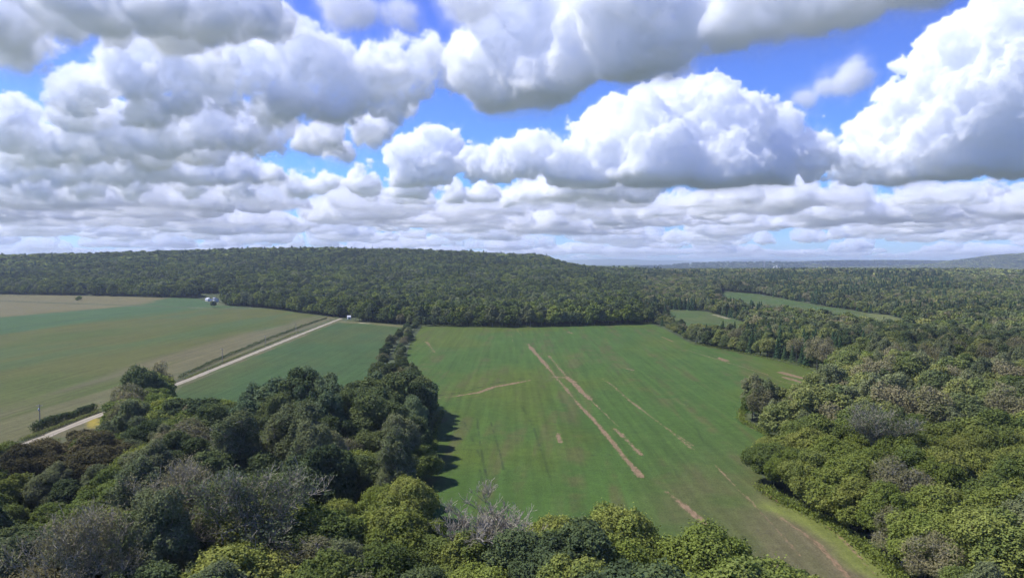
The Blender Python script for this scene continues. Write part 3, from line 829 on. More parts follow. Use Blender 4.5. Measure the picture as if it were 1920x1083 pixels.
def trees_individual():
    words = {'dark': 'dark green', 'mid': 'mid green', 'lime': 'yellow-green', 'grey': 'grey-green', 'brown': 'brownish', 'spruce': 'blackish green',
             'umber': 'dull brown-green', 'slate': 'slate green', 'olive': 'olive green'}
    kinds = {'spruce': ('spruce_tree', 'conical spruce'), 'bare': ('dead_tree', 'leafless grey tree'), 'sparse': ('dead_tree', 'half-bare tree'), 'bush': ('bush', 'bush'),
             'poplar': ('poplar_tree', 'tall poplar'), 'thin': ('broadleaf_tree', 'open tree'), 'round': ('broadleaf_tree', 'round tree'), 'wide': ('broadleaf_tree', 'spreading tree'), 'oval': ('broadleaf_tree', 'oval tree')}
    def region(i):
        px, py = PX[i], topy[i]
        if PX[i] < 835 and PY[i] < 776 and px > 640: return 'in hedge between fields'
        if px < 230 and PY[i] > 800: return 'in lower left wood'
        if px < 830:
            if py < 800: return 'at top of left wood'
            if py < 960: return 'in mid left wood'
            return 'at bottom of left wood'
        if PY[i] > 1060 and px < 1640: return 'along the bottom edge'
        if py > 900: return 'at bottom of right wood'
        if py > 780: return 'in lower right wood'
        if py > 680: return 'at the right field tip'
        return 'far up the right wood'
    groups = {}
    for i in ind: groups.setdefault((kinds[shape[i]][1], words[mt[i]], region(i)), []).append(i)
    ordn = ['first', 'second', 'third', 'fourth', 'fifth', 'sixth', 'seventh', 'eighth', 'ninth', 'tenth', 'eleventh', 'twelfth', 'thirteenth', 'fourteenth', 'fifteenth', 'sixteenth']
    lab = {}
    tiers = {1: [''], 2: [', upper rows', ', lower rows'], 3: [', upper rows', ', middle rows', ', lower rows'],
             4: [', top row', ', second row down', ', third row down', ', lowest row']}
    for (kn, cw, rg), L0 in groups.items():
        k = min(4, -(-len(L0) // 9))
        L0.sort(key=lambda i: topy[i])
        for ti, L_ in enumerate(np.array_split(np.array(L0), k)):
            L_ = sorted(L_.tolist(), key=lambda i: PX[i]); n = len(L_)
            for r_, i in enumerate(L_):
                if n == 1: lab[i] = f'{cw} {kn} {rg}' + tiers[k][ti]; continue
                w_ = 'leftmost' if r_ == 0 else 'rightmost' if r_ == n - 1 else (ordn[r_] + ' from left')
                if r_ > n // 2 and r_ < n - 1: w_ = ordn[n - 1 - r_] + ' from right'
                lab[i] = f'{cw} {kn} {rg}, {w_}{tiers[k][ti]}'
    special = {(925, 1135): 'taller pale leafless tree at the bottom edge between green trees', (893, 1118): 'smaller pale leafless tree beside the taller dead one at bottom',
               (148, 565): 'lone dark bush in the tan field at far left', (941, 612.4): 'small dark bush at the far edge of the hayfield', (150, 838): 'dull green bush beside the gravel road and yellow flowers',
               (1640, 905): 'half-bare pale-limbed tree in the middle of the right wood', (1150, 1190): 'big yellow-green domed tree at the bottom centre', (400, 577): 'grey-green small tree beside the white farmhouse'}
    for k, h in enumerate(HAND):
        if (h[0], h[1]) in special: lab[k] = special[(h[0], h[1])]
    catw = {'broadleaf_tree': 'tree', 'poplar_tree': 'tree', 'spruce_tree': 'tree', 'dead_tree': 'dead tree', 'bush': 'bush'}
    for i in ind:
        lod = 'hi' if DD[i] < 230 else 'mid'
        if DD[i] > 650: lod = 'lo'
        cr, tr = tree_meshes(shape[i], int(VAR[i]), lod)
        kn = kinds[shape[i]][0]
        e_ = bpy.data.objects.new(kn, None); col.objects.link(e_)
        e_.empty_display_size = .5
        e_.location = (X[i], Y[i], Z[i]); e_.rotation_euler = (0, 0, ROT[i]); e_.scale = (WS[i] * HS[i] ** .6, WS[i] * HS[i] ** .6, HS[i])
        tag(e_, lab[i], catw[kn], {'dead tree': 'bare trees in the woods', 'bush': 'bushes in the fields'}.get(catw[kn], 'trees of the near woods'))
        for nm, me, mm in (('crown', cr, MATS[mt[i]]), ('trunk', tr, B_DEAD if shape[i] in ('bare', 'sparse') else BARK.get(mt[i], B_BROWN))):
            if me is None: continue
            if not me.materials: me.materials.append(mm)
            o_ = bpy.data.objects.new(nm, me); col.objects.link(o_); o_.parent = e_
            o_.material_slots[0].link = 'OBJECT'; o_.material_slots[0].material = mm

def forest(name, idx, lodf):
    """all other trees as one object: instances on points"""
    keys = {}; ii = np.zeros(len(idx), int)
    for k, i in enumerate(idx):
        ky = (shape[i], mt[i], int(VAR[i]) % 2, lodf(DD[i]))
        ii[k] = keys.setdefault(ky, len(keys))
    cc = bpy.data.collections.new('forest_tree_kinds')
    for ky, k in keys.items():
        cr, tr = tree_meshes(ky[0], ky[2], ky[3])
        kk = (ky[0], ky[2], ky[3], 'join')
        if kk not in _cache:
            parts = [m for m in (cr, tr) if m is not None]
            Vs = []; Qs = []; Mi = []; Cs = []; off = 0
            for q, m in enumerate((cr, tr)):
                if m is None: continue
                n = len(m.vertices); v_ = np.empty(n * 3, np.float32); m.vertices.foreach_get('co', v_)
                f = np.empty(len(m.loops), np.int32); m.loops.foreach_get('vertex_index', f)
                Vs.append(v_.reshape(-1, 3)); Qs.append(f.reshape(-1, 4) + off); Mi.append(np.full(len(f) // 4, q)); off += n
                if q == 0:
                    c_ = np.empty(n * 4, np.float32); m.color_attributes['v'].data.foreach_get('color', c_); Cs.append(c_.reshape(-1, 4))
                else: Cs.append(np.ones((n, 4), np.float32))
            me = mesh_np('forest_tree', np.concatenate(Vs), np.concatenate(Qs))
            me.polygons.foreach_set('material_index', np.concatenate(Mi).astype(np.int32))
            at = me.color_attributes.new('v', 'FLOAT_COLOR', 'POINT'); at.data.foreach_set('color', np.concatenate(Cs).ravel())
            me.materials.append(M_MID); me.materials.append(B_BROWN)
            _cache[kk] = me
        o_ = bpy.data.objects.new('forest_tree_%03d' % k, _cache[kk]); cc.objects.link(o_)
        for q, mm in ((0, MATS[ky[1]]), (1, BARK.get(ky[1], B_BROWN))):
            o_.material_slots[q].link = 'OBJECT'; o_.material_slots[q].material = mm
    me = bpy.data.meshes.new(name)
    me.vertices.add(len(idx)); me.vertices.foreach_set('co', np.stack([X[idx], Y[idx], Z[idx]], -1).astype(np.float32).ravel())
    a = me.attributes.new('kind_index', 'INT', 'POINT'); a.data.foreach_set('value', ii.astype(np.int32))
    a = me.attributes.new('turn', 'FLOAT_VECTOR', 'POINT'); a.data.foreach_set('vector', np.stack([ROT[idx] * 0, ROT[idx] * 0, ROT[idx]], -1).astype(np.float32).ravel())
    ws = WS[idx] * HS[idx] ** .6
    a = me.attributes.new('size', 'FLOAT_VECTOR', 'POINT'); a.data.foreach_set('vector', np.stack([ws, ws, HS[idx]], -1).astype(np.float32).ravel())
    o_ = obj(name, me)
    g = bpy.data.node_groups.new(name, 'GeometryNodeTree')
    g.interface.new_socket('Geometry', in_out='INPUT', socket_type='NodeSocketGeometry'); g.interface.new_socket('Geometry', in_out='OUTPUT', socket_type='NodeSocketGeometry')
    gi = g.nodes.new('NodeGroupInput'); go = g.nodes.new('NodeGroupOutput'); ip = g.nodes.new('GeometryNodeInstanceOnPoints'); ci = g.nodes.new('GeometryNodeCollectionInfo')
    ci.inputs['Collection'].default_value = cc; ci.inputs['Separate Children'].default_value = True; ci.inputs['Reset Children'].default_value = True
    g.links.new(gi.outputs[0], ip.inputs['Points']); g.links.new(ci.outputs[0], ip.inputs['Instance']); ip.inputs['Pick Instance'].default_value = True
    for nm, tp, s_ in (('kind_index', 'INT', 'Instance Index'), ('turn', 'FLOAT_VECTOR', 'Rotation'), ('size', 'FLOAT_VECTOR', 'Scale')):
        a = g.nodes.new('GeometryNodeInputNamedAttribute'); a.data_type = tp; a.inputs['Name'].default_value = nm; g.links.new(a.outputs[0], ip.inputs[s_])
    g.links.new(ip.outputs[0], go.inputs[0])
    o_.modifiers.new('trees', 'NODES').node_group = g
    return o_
trees_individual()
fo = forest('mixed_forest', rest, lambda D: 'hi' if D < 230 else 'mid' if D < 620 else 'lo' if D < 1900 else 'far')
tag(fo, 'mixed green forest covering the hill and the far plain', 'forest', kind='stuff')

# ------------------------------------------------------------ built things
M_WALL = mat('white_siding', (.78, .78, .76), .6, .3); M_ROOF = mat('pale_metal_roof', (.55, .56, .58), .45, .4); M_RDARK = mat('dark_shingle', (.10, .10, .11))
M_GLASS = mat('window_dark', (.03, .035, .045), .15, .5); M_STEEL = mat('galvanised_steel', (.55, .56, .57), .4, .5); M_WOOD = mat('weathered_pole_wood', (.30, .27, .22)); M_CER = mat('insulator_glaze', (.5, .5, .48), .3, .5)
M_DOOR = mat('grey_door', (.28, .27, .27)); M_CONC = mat('silo_concrete', (.72, .72, .70), .7)
def box(V, Q, x0, x1, y0, y1, z0, z1):
    o = len(V); V += [(x, y, z) for z in (z0, z1) for x, y in ((x0, y0), (x1, y0), (x1, y1), (x0, y1))]
    Q += [tuple(o + i for i in q) for q in ((0, 3, 2, 1), (4, 5, 6, 7), (0, 1, 5, 4), (1, 2, 6, 5), (2, 3, 7, 6), (3, 0, 4, 7))]
def boxes(name, L_, m, parent=None):
    V = []; Q = []
    for b in L_: box(V, Q, *b)
    return obj(name, mesh_np(name, V, Q), parent, [m])
def pymesh(name, V, Fc, m, parent=None, smooth=False):
    me = bpy.data.meshes.new(name); me.from_pydata(V, [], Fc); me.update()
    if smooth: me.shade_smooth()
    return obj(name, me, parent, [m])
def gable_wall(L_, W_, h, rise, m, parent):      # ridge along x
    V = [(-L_/2, -W_/2, 0), (L_/2, -W_/2, 0), (L_/2, W_/2, 0), (-L_/2, W_/2, 0), (-L_/2, -W_/2, h), (L_/2, -W_/2, h), (L_/2, W_/2, h), (-L_/2, W_/2, h), (-L_/2, 0, h + rise), (L_/2, 0, h + rise)]
    return pymesh('wall', V, [(0, 1, 5, 4), (2, 3, 7, 6), (1, 2, 6, 9, 5), (3, 0, 4, 8, 7), (0, 3, 2, 1)], m, parent)
def gable_roof(L_, W_, h, rise, m, parent, ov=.4, th=.18):
    s = rise / (W_ / 2); x = L_/2 + ov; y = W_/2 + ov; V = []; 
    for dz in (.03, .03 + th):
        V += [(-x, -y, h - s * ov + dz), (x, -y, h - s * ov + dz), (x, 0, h + rise + dz), (-x, 0, h + rise + dz), (x, y, h - s * ov + dz), (-x, y, h - s * ov + dz)]
    return pymesh('roof', V, [(6, 7, 8, 9), (9, 8, 10, 11), (0, 3, 2, 1), (3, 5, 4, 2), (0, 1, 7, 6), (5, 11, 10, 4), (0, 6, 9, 3), (3, 9, 11, 5), (1, 2, 8, 7), (2, 4, 10, 8)], m, parent)
def empty(name, loc, rz, label, cat, group=None):
    e_ = bpy.data.objects.new(name, None); col.objects.link(e_); e_.location = loc; e_.rotation_euler = (0, 0, rz); tag(e_, label, cat, group)
    if name == 'farmhouse': e_.scale = (.8, .8, .8)
    return e_
def window(x, y, z, w_, h_, parent, face=-1):
    f = boxes('window', [(x - w_/2 - .1, x + w_/2 + .1, y - .05, y + .05, z - .1, z), (x - w_/2 - .1, x + w_/2 + .1, y - .05, y + .05, z + h_, z + h_ + .1), (x - w_/2 - .1, x - w_/2, y - .05, y + .05, z, z + h_), (x + w_/2, x + w_/2 + .1, y - .05, y + .05, z, z + h_)], M_WALL, parent)
    boxes('pane', [(x - w_/2, x + w_/2, y - .02, y + .02, z, z + h_)], M_GLASS, f)
def farm():
    x, y = gp(391, 569)
    e_ = empty('farmhouse', (x, y, float(zf(x, y))), -.75, 'long low white farmhouse at the forest edge beyond the emerald field', 'house')
    gable_wall(11, 8, 3.6, 2.0, M_WALL, e_); gable_roof(11, 8, 3.6, 2.0, M_ROOF, e_)
    for q in (-3.6, -1.2, 3.6): window(q, -4.0, 1.2, 1.1, 1.4, e_)
    d_ = boxes('door', [(.7, 1.8, -4.06, -3.96, 0, 2.1)], M_DOOR, e_); boxes('handle', [(1.6, 1.7, -4.12, -4.062, 1, 1.1)], M_STEEL, d_)
    x, y = gp(401, 570.5)
    e_ = empty('farmhouse', (x, y + 6, float(zf(x, y))), -.75, 'taller white house with dark roof right of the low farmhouse', 'house')
    gable_wall(8.5, 8, 5.6, 2.4, M_WALL, e_); gable_roof(8.5, 8, 5.6, 2.4, M_RDARK, e_)
    for zz in (1.0, 3.7):
        for q in (-2.6, 0, 2.6): window(q, -4.0, zz, 1.0, 1.4, e_)
    boxes('dormer', [(-3.0, -1.0, -3.4, -1.2, 5.9, 7.9), (1.0, 3.0, -3.4, -1.2, 5.9, 7.9)], M_WALL, e_)
    x, y = gp(654.5, 597.5)
    e_ = empty('garden_shed', (x, y, 0), .35, 'tiny white shed at the far end of the gravel road', 'shed')
    gable_wall(3.6, 3.0, 2.3, 1.2, M_WALL, e_); gable_roof(3.6, 3.0, 2.3, 1.2, M_WALL, e_, .25, .1)
    boxes('door', [(-.5, .5, -1.56, -1.46, 0, 1.9)], M_DOOR, e_)
    x, y = gp(1762, 530)
    e_ = empty('white_barn', (x, y, float(zf(x, y))), .1, 'low white barn among trees in the far right distance', 'barn')
    gable_wall(15, 9, 4.0, 2.2, M_WALL, e_); gable_roof(15, 9, 4.0, 2.2, M_WALL, e_); boxes('door', [(-2, 2, -4.6, -4.48, 0, 3.2)], M_DOOR, e_)
farm()

def lathe(name, prof, m, parent, n=24, at=(0, 0)):
    V = [(at[0] + r * math.cos(2 * math.pi * k / n), at[1] + r * math.sin(2 * math.pi * k / n), z) for r, z in prof for k in range(n)]
    Q = [(i * n + k, i * n + (k + 1) % n, (i + 1) * n + (k + 1) % n, (i + 1) * n + k) for i in range(len(prof) - 1) for k in range(n)]
    return obj(name, mesh_np(name, V, Q, True), parent, [m])
def mill():
    Yd = 3500.
    def at(px): return ray(px, 500)[0] * Yd
    z0 = float(zf(at(1451), Yd))
    for px, r, h, dy, lb in ((1451.5, 4.3, 29, 0, 'white domed silo left of the grain elevator far away'), (1461.5, 4.6, 27, 6, 'white domed silo right of the grain elevator far away')):
        e_ = empty('grain_silo', (at(px), Yd + dy, z0), 0, lb, 'silo', 'silos beside the far grain elevator')
        lathe('silo_shell', [(r, 0), (r, h)], M_CONC, e_); lathe('silo_dome', [(r + .15, h + .01), (r * .92, h + 1.4), (r * .6, h + 2.6), (.05, h + 3.1)], M_CONC, e_)
    e_ = empty('grain_elevator', (at(1457), Yd, z0), .2, 'tall pale grain elevator tower between two silos on the far plain', 'tower')
    boxes('tower_shaft', [(-3, 3, -3, 3, 0, 32)], M_CONC, e_); gable_wall_ = boxes('head_house', [(-4.4, 4.4, -3.6, 3.6, 32.01, 38)], M_WALL, e_)
    boxes('roof', [(-4.8, 4.8, -4, 4, 38.01, 38.6)], M_RDARK, e_); boxes('window', [(-2.4, 2.4, -3.66, -3.58, 34, 36)], M_GLASS, e_)
    lathe('spout_pipe', [(.35, 38.61), (.35, 45)], M_STEEL, e_, 8)
    # lattice pylon
    e_ = empty('power_pylon', (at(1433), Yd, z0), 0, 'pale lattice power pylon standing left of the far silos', 'pylon')
    S = []; H = 64
    def wd(z): return 4.2 * (1 - z / H) + .7
    zs = np.linspace(0, H, 11)
    for a, b in zip(zs[:-1], zs[1:]):
        for k in range(4):
            ca = [(-1, -1), (1, -1), (1, 1), (-1, 1)]; p, q = ca[k], ca[(k + 1) % 4]
            S.append(((p[0] * wd(a), p[1] * wd(a), a), (p[0] * wd(b), p[1] * wd(b), b), .28, .28))
            S.append(((p[0] * wd(a), p[1] * wd(a), a), (q[0] * wd(b), q[1] * wd(b), b), .18, .18))
            S.append(((p[0] * wd(b), p[1] * wd(b), b), (q[0] * wd(b), q[1] * wd(b), b), .18, .18))
    obj('lattice_mast', tubes_mesh('lattice_mast', S, 4), e_, [M_STEEL])
    for z, w_ in ((46, 11), (55, 9), (62, 6)):
        obj('crossarm', tubes_mesh('crossarm', [((-w_, 0, z), (w_, 0, z), .35, .35), ((-w_, 0, z), (0, 0, z + 3), .22, .22), ((w_, 0, z), (0, 0, z + 3), .22, .22)], 4), e_, [M_STEEL])
mill()

def poles():
    spots = [(75, 797, 757, 'weathered utility pole beside the road at the far left, nearest one'), (417, 679.5, 652, 'pale utility pole beside the middle of the gravel road'),
             (498, 646.5, 629, 'utility pole along the gravel road, third from the left edge'), (555, 621.5, 606, 'utility pole along the gravel road, fourth from the left edge'), (626, 593, 575, 'utility pole in front of dark trees at the road end')]
    first = None
    for a, b, t, lb in spots:
        x, y = gp(a, b)
        if first is None:
            e_ = empty('utility_pole', (x, y, 0), 0, lb, 'utility pole', 'utility poles along the gravel road'); h = 8.6
            obj('pole', tubes_mesh('pole', [((0, 0, -.5), (0, 0, h * .5), .19, .165), ((0, 0, h * .5), (0, 0, h), .165, .13)], 10), e_, [M_WOOD])
            ca = boxes('crossarm', [(-1.15, 1.15, -.27, -.15, h - .75, h - .6)], M_WOOD, e_)
            for q in (-1.0, -.35, 1.0): lathe('insulator', [(.04, h - .6), (.08, h - .5), (.05, h - .42), (.07, h - .36), (.01, h - .3)], M_CER, ca, 8, (q, -.21))
            lathe('transformer', [(.01, h - 2.6), (.26, h - 2.58), (.27, h - 1.7), (.2, h - 1.6), (.01, h - 1.55)], M_STEEL, e_, 12, (0, -.46))
            first = e_
            kids = [(c, list(c.children)) for c in e_.children]
        else:
            e_ = first.copy(); col.objects.link(e_); e_['label'] = lb
            for c, ch in kids:
                if c.name.startswith('transformer'): continue
                c2 = c.copy(); col.objects.link(c2); c2.parent = e_
                for g_ in ch: g2 = g_.copy(); col.objects.link(g2); g2.parent = c2
        e_.location = (x, y, 0); e_.rotation_euler = (0, 0, .05)
        s = (b - t) / (b - 493.4) * 60 / 8.6; e_.scale = (1, 1, s)
poles()

def brush():
    """tall weeds and low brush along the far side of the road"""
    r = np.random.default_rng(4)
    def run(name, lab_, segs, m, size):
        Ps = []; v0 = []
        for pix, n, h, wd in segs:
            line = G(pix)
            L_ = [math.dist(a, b) for a, b in zip(line[:-1], line[1:])]; tot = sum(L_)
            k = r.choice(len(L_), n, p=np.array(L_) / tot); t = r.random(n)
            A = np.array(line)[k]; B_ = np.array(line)[k + 1]; p = A + (B_ - A) * t[:, None]
            hh = h * (.35 + 1.1 * fbm(p[:, 0] / 3 + 3, p[:, 1] / 5, 91, 3))
            off = r.normal(size=(n, 2)) * wd * .4
            Ps.append(np.stack([p[:, 0] + off[:, 0], p[:, 1] + off[:, 1], np.abs(r.random(n)) ** .7 * hh], -1)); v0.append(fbm(p[:, 0] / 4, p[:, 1] / 6, 92, 2))
        Pq = np.concatenate(Ps); n = len(Pq)
        me = quads_mesh(name, Pq, r.normal(size=(n, 3)) + [0, 0, .8], size * r.uniform(.6, 1.3, n), (np.clip(np.concatenate(v0), 0, 1), r.random(n)))
        tag(obj(name, me, mats=[m]), lab_, 'brush', kind='stuff')
    run('roadside_brush', 'dark brush along the far side of the gravel road', [([(62, 810), (110, 790), (178, 767)], 5200, 2.9, 1.6), ([(335, 709), (410, 675), (480, 646), (560, 615), (612, 597)], 7500, 1.9, 1.3)], M_DARK, .24)
    run('roadside_weeds', 'olive weeds between the gravel road and the brush', [([(40, 826), (110, 799), (185, 771)], 3500, 1.0, 1.6), ([(345, 711), (450, 667), (560, 622)], 6000, .7, 1.4)], MATS['olive'], .16)
    run('wood_edge_weeds', 'pale weeds along the edges of the hayfield', [([(1390, 770), (1391, 790), (1438, 816), (1500, 843)], 2500, 1.4, 2.2), ([(1428, 915), (1465, 940), (1540, 972), (1600, 1010), (1665, 1064), (1740, 1140)], 8000, 1.3, 3.2),
        ([(790, 612.5), (870, 612.5), (950, 614.5), (1080, 611.5), (1225, 607.5)], 2500, 2.0, 3), ([(1300, 645), (1390, 662.5), (1500, 686.5), (1570, 713)], 2500, 1.8, 2.2), ([(828, 772), (818, 800), (812, 850), (797, 890)], 1500, 1.0, 1.6)], M_LIME, .2)
brush()

# ------------------------------------------------------------ clouds: real volumes above the land
cm = bpy.data.materials.new('cloud_vapour'); cm.use_nodes = True; t_ = cm.node_tree; t_.nodes.clear()
o_ = t_.nodes.new('ShaderNodeOutputMaterial'); pv = t_.nodes.new('ShaderNodeVolumePrincipled'); t_.links.new(pv.outputs[0], o_.inputs['Volume'])
pv.inputs['Density'].default_value = .031; pv.inputs['Color'].default_value = (.987, .992, 1, 1); pv.inputs['Anisotropy'].default_value = 0.
cm2 = cm.copy(); cm2.name = 'thin_cloud_vapour'
for n_ in cm2.node_tree.nodes:
    if n_.type == 'PRINCIPLED_VOLUME': n_.inputs['Density'].default_value = .009
BASE = 1060.
VOX = [0]
def cloud_group(B, vox, zb=BASE, seed=0., n1=.58, sc1=760., soft=10., billow=120., name='cloud', flat=.5, bv=520., mat_=None, fine=.5):
    g = bpy.data.node_groups.new(name, 'GeometryNodeTree')
    g.interface.new_socket('Geometry', in_out='OUTPUT', socket_type='NodeSocketGeometry')
    N = g.nodes.new; K = g.links.new
    mn = Vector([min(p[i] - r * 1.3 - 120 for p, r in B) for i in range(3)]); mx = Vector([max(p[i] + r * 1.3 + 120 for p, r in B) for i in range(3)])
    mn.z = max(mn.z, zb - 140)
    out = N('NodeGroupOutput'); vc = N('GeometryNodeVolumeCube'); pos = N('GeometryNodeInputPosition')
    vc.inputs['Min'].default_value = mn; vc.inputs['Max'].default_value = mx; tot = 1
    for i, a in enumerate('XYZ'):
        n = max(4, int((mx[i] - mn[i]) / vox)); tot *= n; vc.inputs['Resolution ' + a].default_value = n
    VOX[0] += tot
    def M(op, a, b=None, c=None):
        n = N('ShaderNodeMath'); n.operation = op
        for i, x in enumerate((a, b, c)):
            if x is None: continue
            if isinstance(x, (int, float)): n.inputs[i].default_value = x
            else: K(x, n.inputs[i])
        return n.outputs[0]
    off = N('ShaderNodeVectorMath'); off.operation = 'ADD'; K(pos.outputs[0], off.inputs[0]); off.inputs[1].default_value = (seed * 917., seed * 431., 0)
    acc = None
    for p, r in B:
        n = N('ShaderNodeVectorMath'); n.operation = 'DISTANCE'; K(pos.outputs[0], n.inputs[0]); n.inputs[1].default_value = p
        d = M('SUBTRACT', r, n.outputs['Value'])
        acc = d if acc is None else M('SMOOTH_MAX', acc, d, r * .3)
    def noise(scale, detail, rough=.55):
        nz = N('ShaderNodeTexNoise'); nz.inputs['Scale'].default_value = 1 / scale; nz.inputs['Detail'].default_value = detail
        nz.inputs['Roughness'].default_value = rough; K(off.outputs[0], nz.inputs['Vector']); return nz.outputs[0]
    n_a = noise(sc1, 8, .66)
    vo = N('ShaderNodeTexVoronoi'); vo.feature = 'F1'; vo.inputs['Scale'].default_value = 1 / (sc1 * .45); vo.inputs['Detail'].default_value = 1.5; vo.inputs['Roughness'].default_value = .5
    K(off.outputs[0], vo.inputs['Vector'])
    d = M('ADD', acc, M('MULTIPLY', M('SUBTRACT', n_a, .5), sc1 * n1 * 2))
    d = M('ADD', d, M('MULTIPLY', M('SUBTRACT', .42, vo.outputs['Distance']), billow))
    d = M('ADD', d, M('MULTIPLY', M('SUBTRACT', noise(sc1 / 4.3, 4, .6), .5), sc1 * fine))
    sp = N('ShaderNodeSeparateXYZ'); K(pos.outputs[0], sp.inputs[0])
    base = M('MULTIPLY', M('SUBTRACT', sp.outputs[2], M('ADD', zb, M('MULTIPLY', M('SUBTRACT', n_a, .5), bv))), flat)
    d = M('SMOOTH_MIN', d, base, 60)
    dens = N('ShaderNodeMapRange'); K(d, dens.inputs[0]); dens.inputs[1].default_value = 0; dens.inputs[2].default_value = soft * 2
    core = N('ShaderNodeMapRange'); K(d, core.inputs[0]); core.inputs[1].default_value = 16; core.inputs[2].default_value = 75
    core.inputs[3].default_value = 1.0; core.inputs[4].default_value = .065
    halo = N('ShaderNodeMapRange'); K(d, halo.inputs[0]); halo.inputs[1].default_value = -75; halo.inputs[2].default_value = 10      # thin veil round the edge
    K(M('ADD', M('MULTIPLY', dens.outputs[0], core.outputs[0]), M('MULTIPLY', M('POWER', halo.outputs[0], 2.0), .07)), vc.inputs['Density'])
    sm = N('GeometryNodeSetMaterial'); K(vc.outputs[0], sm.inputs[0]); sm.inputs['Material'].default_value = mat_ or cm
    K(sm.outputs[0], out.inputs[0])
    return g
def cloud(blobs, vox, **k):
    B = [(pt(a, b, c * 1000), r * c * 1000 / F) for a, b, c, r in blobs]
    ob = bpy.data.objects.new('cloud', bpy.data.volumes.new('cloud')); col.objects.link(ob); ob['kind'] = 'structure'
    ob.modifiers.new('density', 'NODES').node_group = cloud_group(B, vox, **k)
    return ob
# (photo x, photo y, distance in km, radius in photo pixels)
cloud([(893, 118, 4.6, 68), (960, 70, 4.5, 90), (1010, 130, 4.4, 90), (925, 170, 4.6, 62), (1080, 60, 4.2, 100), (1170, 60, 3.9, 95), (1270, 20, 3.6, 110), (1370, -5, 3.3, 115),
       (1480, -25, 3.1, 118), (1590, -45, 2.9, 118), (1000, 20, 4.3, 85), (1120, -30, 4, 110), (1240, -40, 3.5, 110), (1050, 130, 4.2, 80), (1690, -60, 2.8, 105)], 12, seed=1, billow=90)
cloud([(1255, 125, 4.2, 34), (1275, 130, 4.2, 26)], 12, seed=12, zb=900, sc1=260, n1=.3, billow=50, soft=30, fine=.2)
cloud([(1605, 138, 4.2, 36), (1585, 155, 4.2, 34), (1548, 160, 4.2, 30), (1512, 182, 4.2, 27)], 12, seed=11, zb=900, sc1=260, n1=.38, billow=50, soft=35, fine=.25)
cloud([(640, 8, 3.4, 48), (680, 12, 3.4, 40), (745, 20, 3.4, 44), (870, -2, 3.3, 55), (905, 0, 3.3, 46)], 13, seed=13, zb=900, sc1=280, n1=.4, billow=60, soft=35, fine=.25)
cloud([(1060, 300, 9, 55), (1130, 265, 9.2, 75), (1210, 240, 9, 80), (1260, 215, 9.1, 70), (1320, 222, 9, 78), (1370, 255, 8.9, 75), (1450, 275, 9.1, 70), (1505, 285, 9, 58), (1240, 310, 8.8, 90), (1350, 320, 8.7, 90),
       (1100, 330, 9.1, 65), (1440, 320, 8.8, 65), (1000, 290, 9.1, 52), (760, 305, 9.6, 48), (820, 295, 9.6, 55), (890, 300, 9.4, 50), (945, 305, 9.3, 50)], 16, seed=2)
cloud([(1610, 300, 9, 52), (1650, 262, 9, 62), (1705, 215, 8.8, 66), (1680, 310, 8.8, 62), (1765, 160, 8.5, 72), (1780, 250, 8.5, 92), (1825, 95, 8.3, 80), (1860, 190, 8.2, 105), (1890, 50, 8, 85), (1930, 140, 8, 110),
       (1900, 270, 8.4, 70), (1960, 250, 8, 95), (1960, 20, 7.8, 90), (1840, 280, 8.4, 60)], 18, seed=3)
cloud([(0, 20, 3.3, 85), (100, 10, 3.3, 80), (200, 0, 3.1, 85), (300, 10, 3.1, 85), (400, 10, 3.2, 85), (480, 15, 3.3, 78), (540, 40, 3.5, 52), (40, 85, 3.7, 60), (140, 55, 3.6, 62), (225, 65, 3.7, 58), (330, 50, 3.5, 60)], 13, seed=4, billow=90)
cloud([(150, 185, 5, 60), (200, 165, 5, 62), (260, 150, 5, 68), (330, 140, 5, 68), (400, 140, 5, 56), (470, 140, 5, 60), (560, 125, 5, 68), (620, 120, 5, 64), (680, 150, 5, 64), (740, 135, 5, 62), (800, 125, 5, 55),
       (845, 150, 5, 50), (560, 190, 5, 60), (430, 190, 5, 56), (350, 200, 5, 60), (270, 205, 5.1, 60), (640, 190, 5, 60), (730, 190, 5.1, 55), (150, 215, 5.2, 55), (500, 200, 5.2, 55), (230, 110, 5, 40), (800, 170, 5, 45)], 16, seed=5, bv=1200., n1=.58, sc1=640.)
cloud([(20, 240, 6.5, 62), (90, 270, 6.8, 58), (170, 255, 6.6, 66), (240, 245, 6.6, 66), (320, 255, 6.5, 64), (400, 235, 6.3, 60), (455, 250, 6.3, 55), (490, 275, 6.5, 45), (580, 270, 6.5, 38), (620, 255, 6.3, 48),
       (690, 240, 6.3, 45), (730, 225, 6.2, 36), (130, 300, 7, 55), (380, 290, 7, 55), (300, 300, 7, 55), (210, 295, 7, 50), (40, 300, 7, 55), (520, 240, 6.6, 40), (640, 290, 7, 34)], 20, seed=6, bv=1300., n1=.62, sc1=560.)
cloud([(20, 330, 8.5, 58), (110, 335, 8.5, 52), (200, 320, 8.6, 58), (290, 315, 8.5, 60), (380, 320, 8.5, 52), (440, 330, 8.6, 50), (505, 335, 8.7, 38), (600, 345, 9.5, 38), (680, 350, 9.5, 42), (560, 360, 9.5, 40), (60, 370, 9.5, 45), (160, 365, 9.5, 45), (250, 365, 9.5, 42), (350, 365, 9.5, 45), (440, 370, 9.8, 42)], 25, seed=7, bv=1300., n1=.62, sc1=560.)
cloud([(1000, 370, 11, 35), (1050, 355, 11, 45), (1130, 355, 11, 50), (1200, 360, 11, 45), (770, 350, 11, 40), (850, 365, 11.5, 30), (905, 368, 11.5, 32), (950, 385, 12, 26)], 32, seed=8)
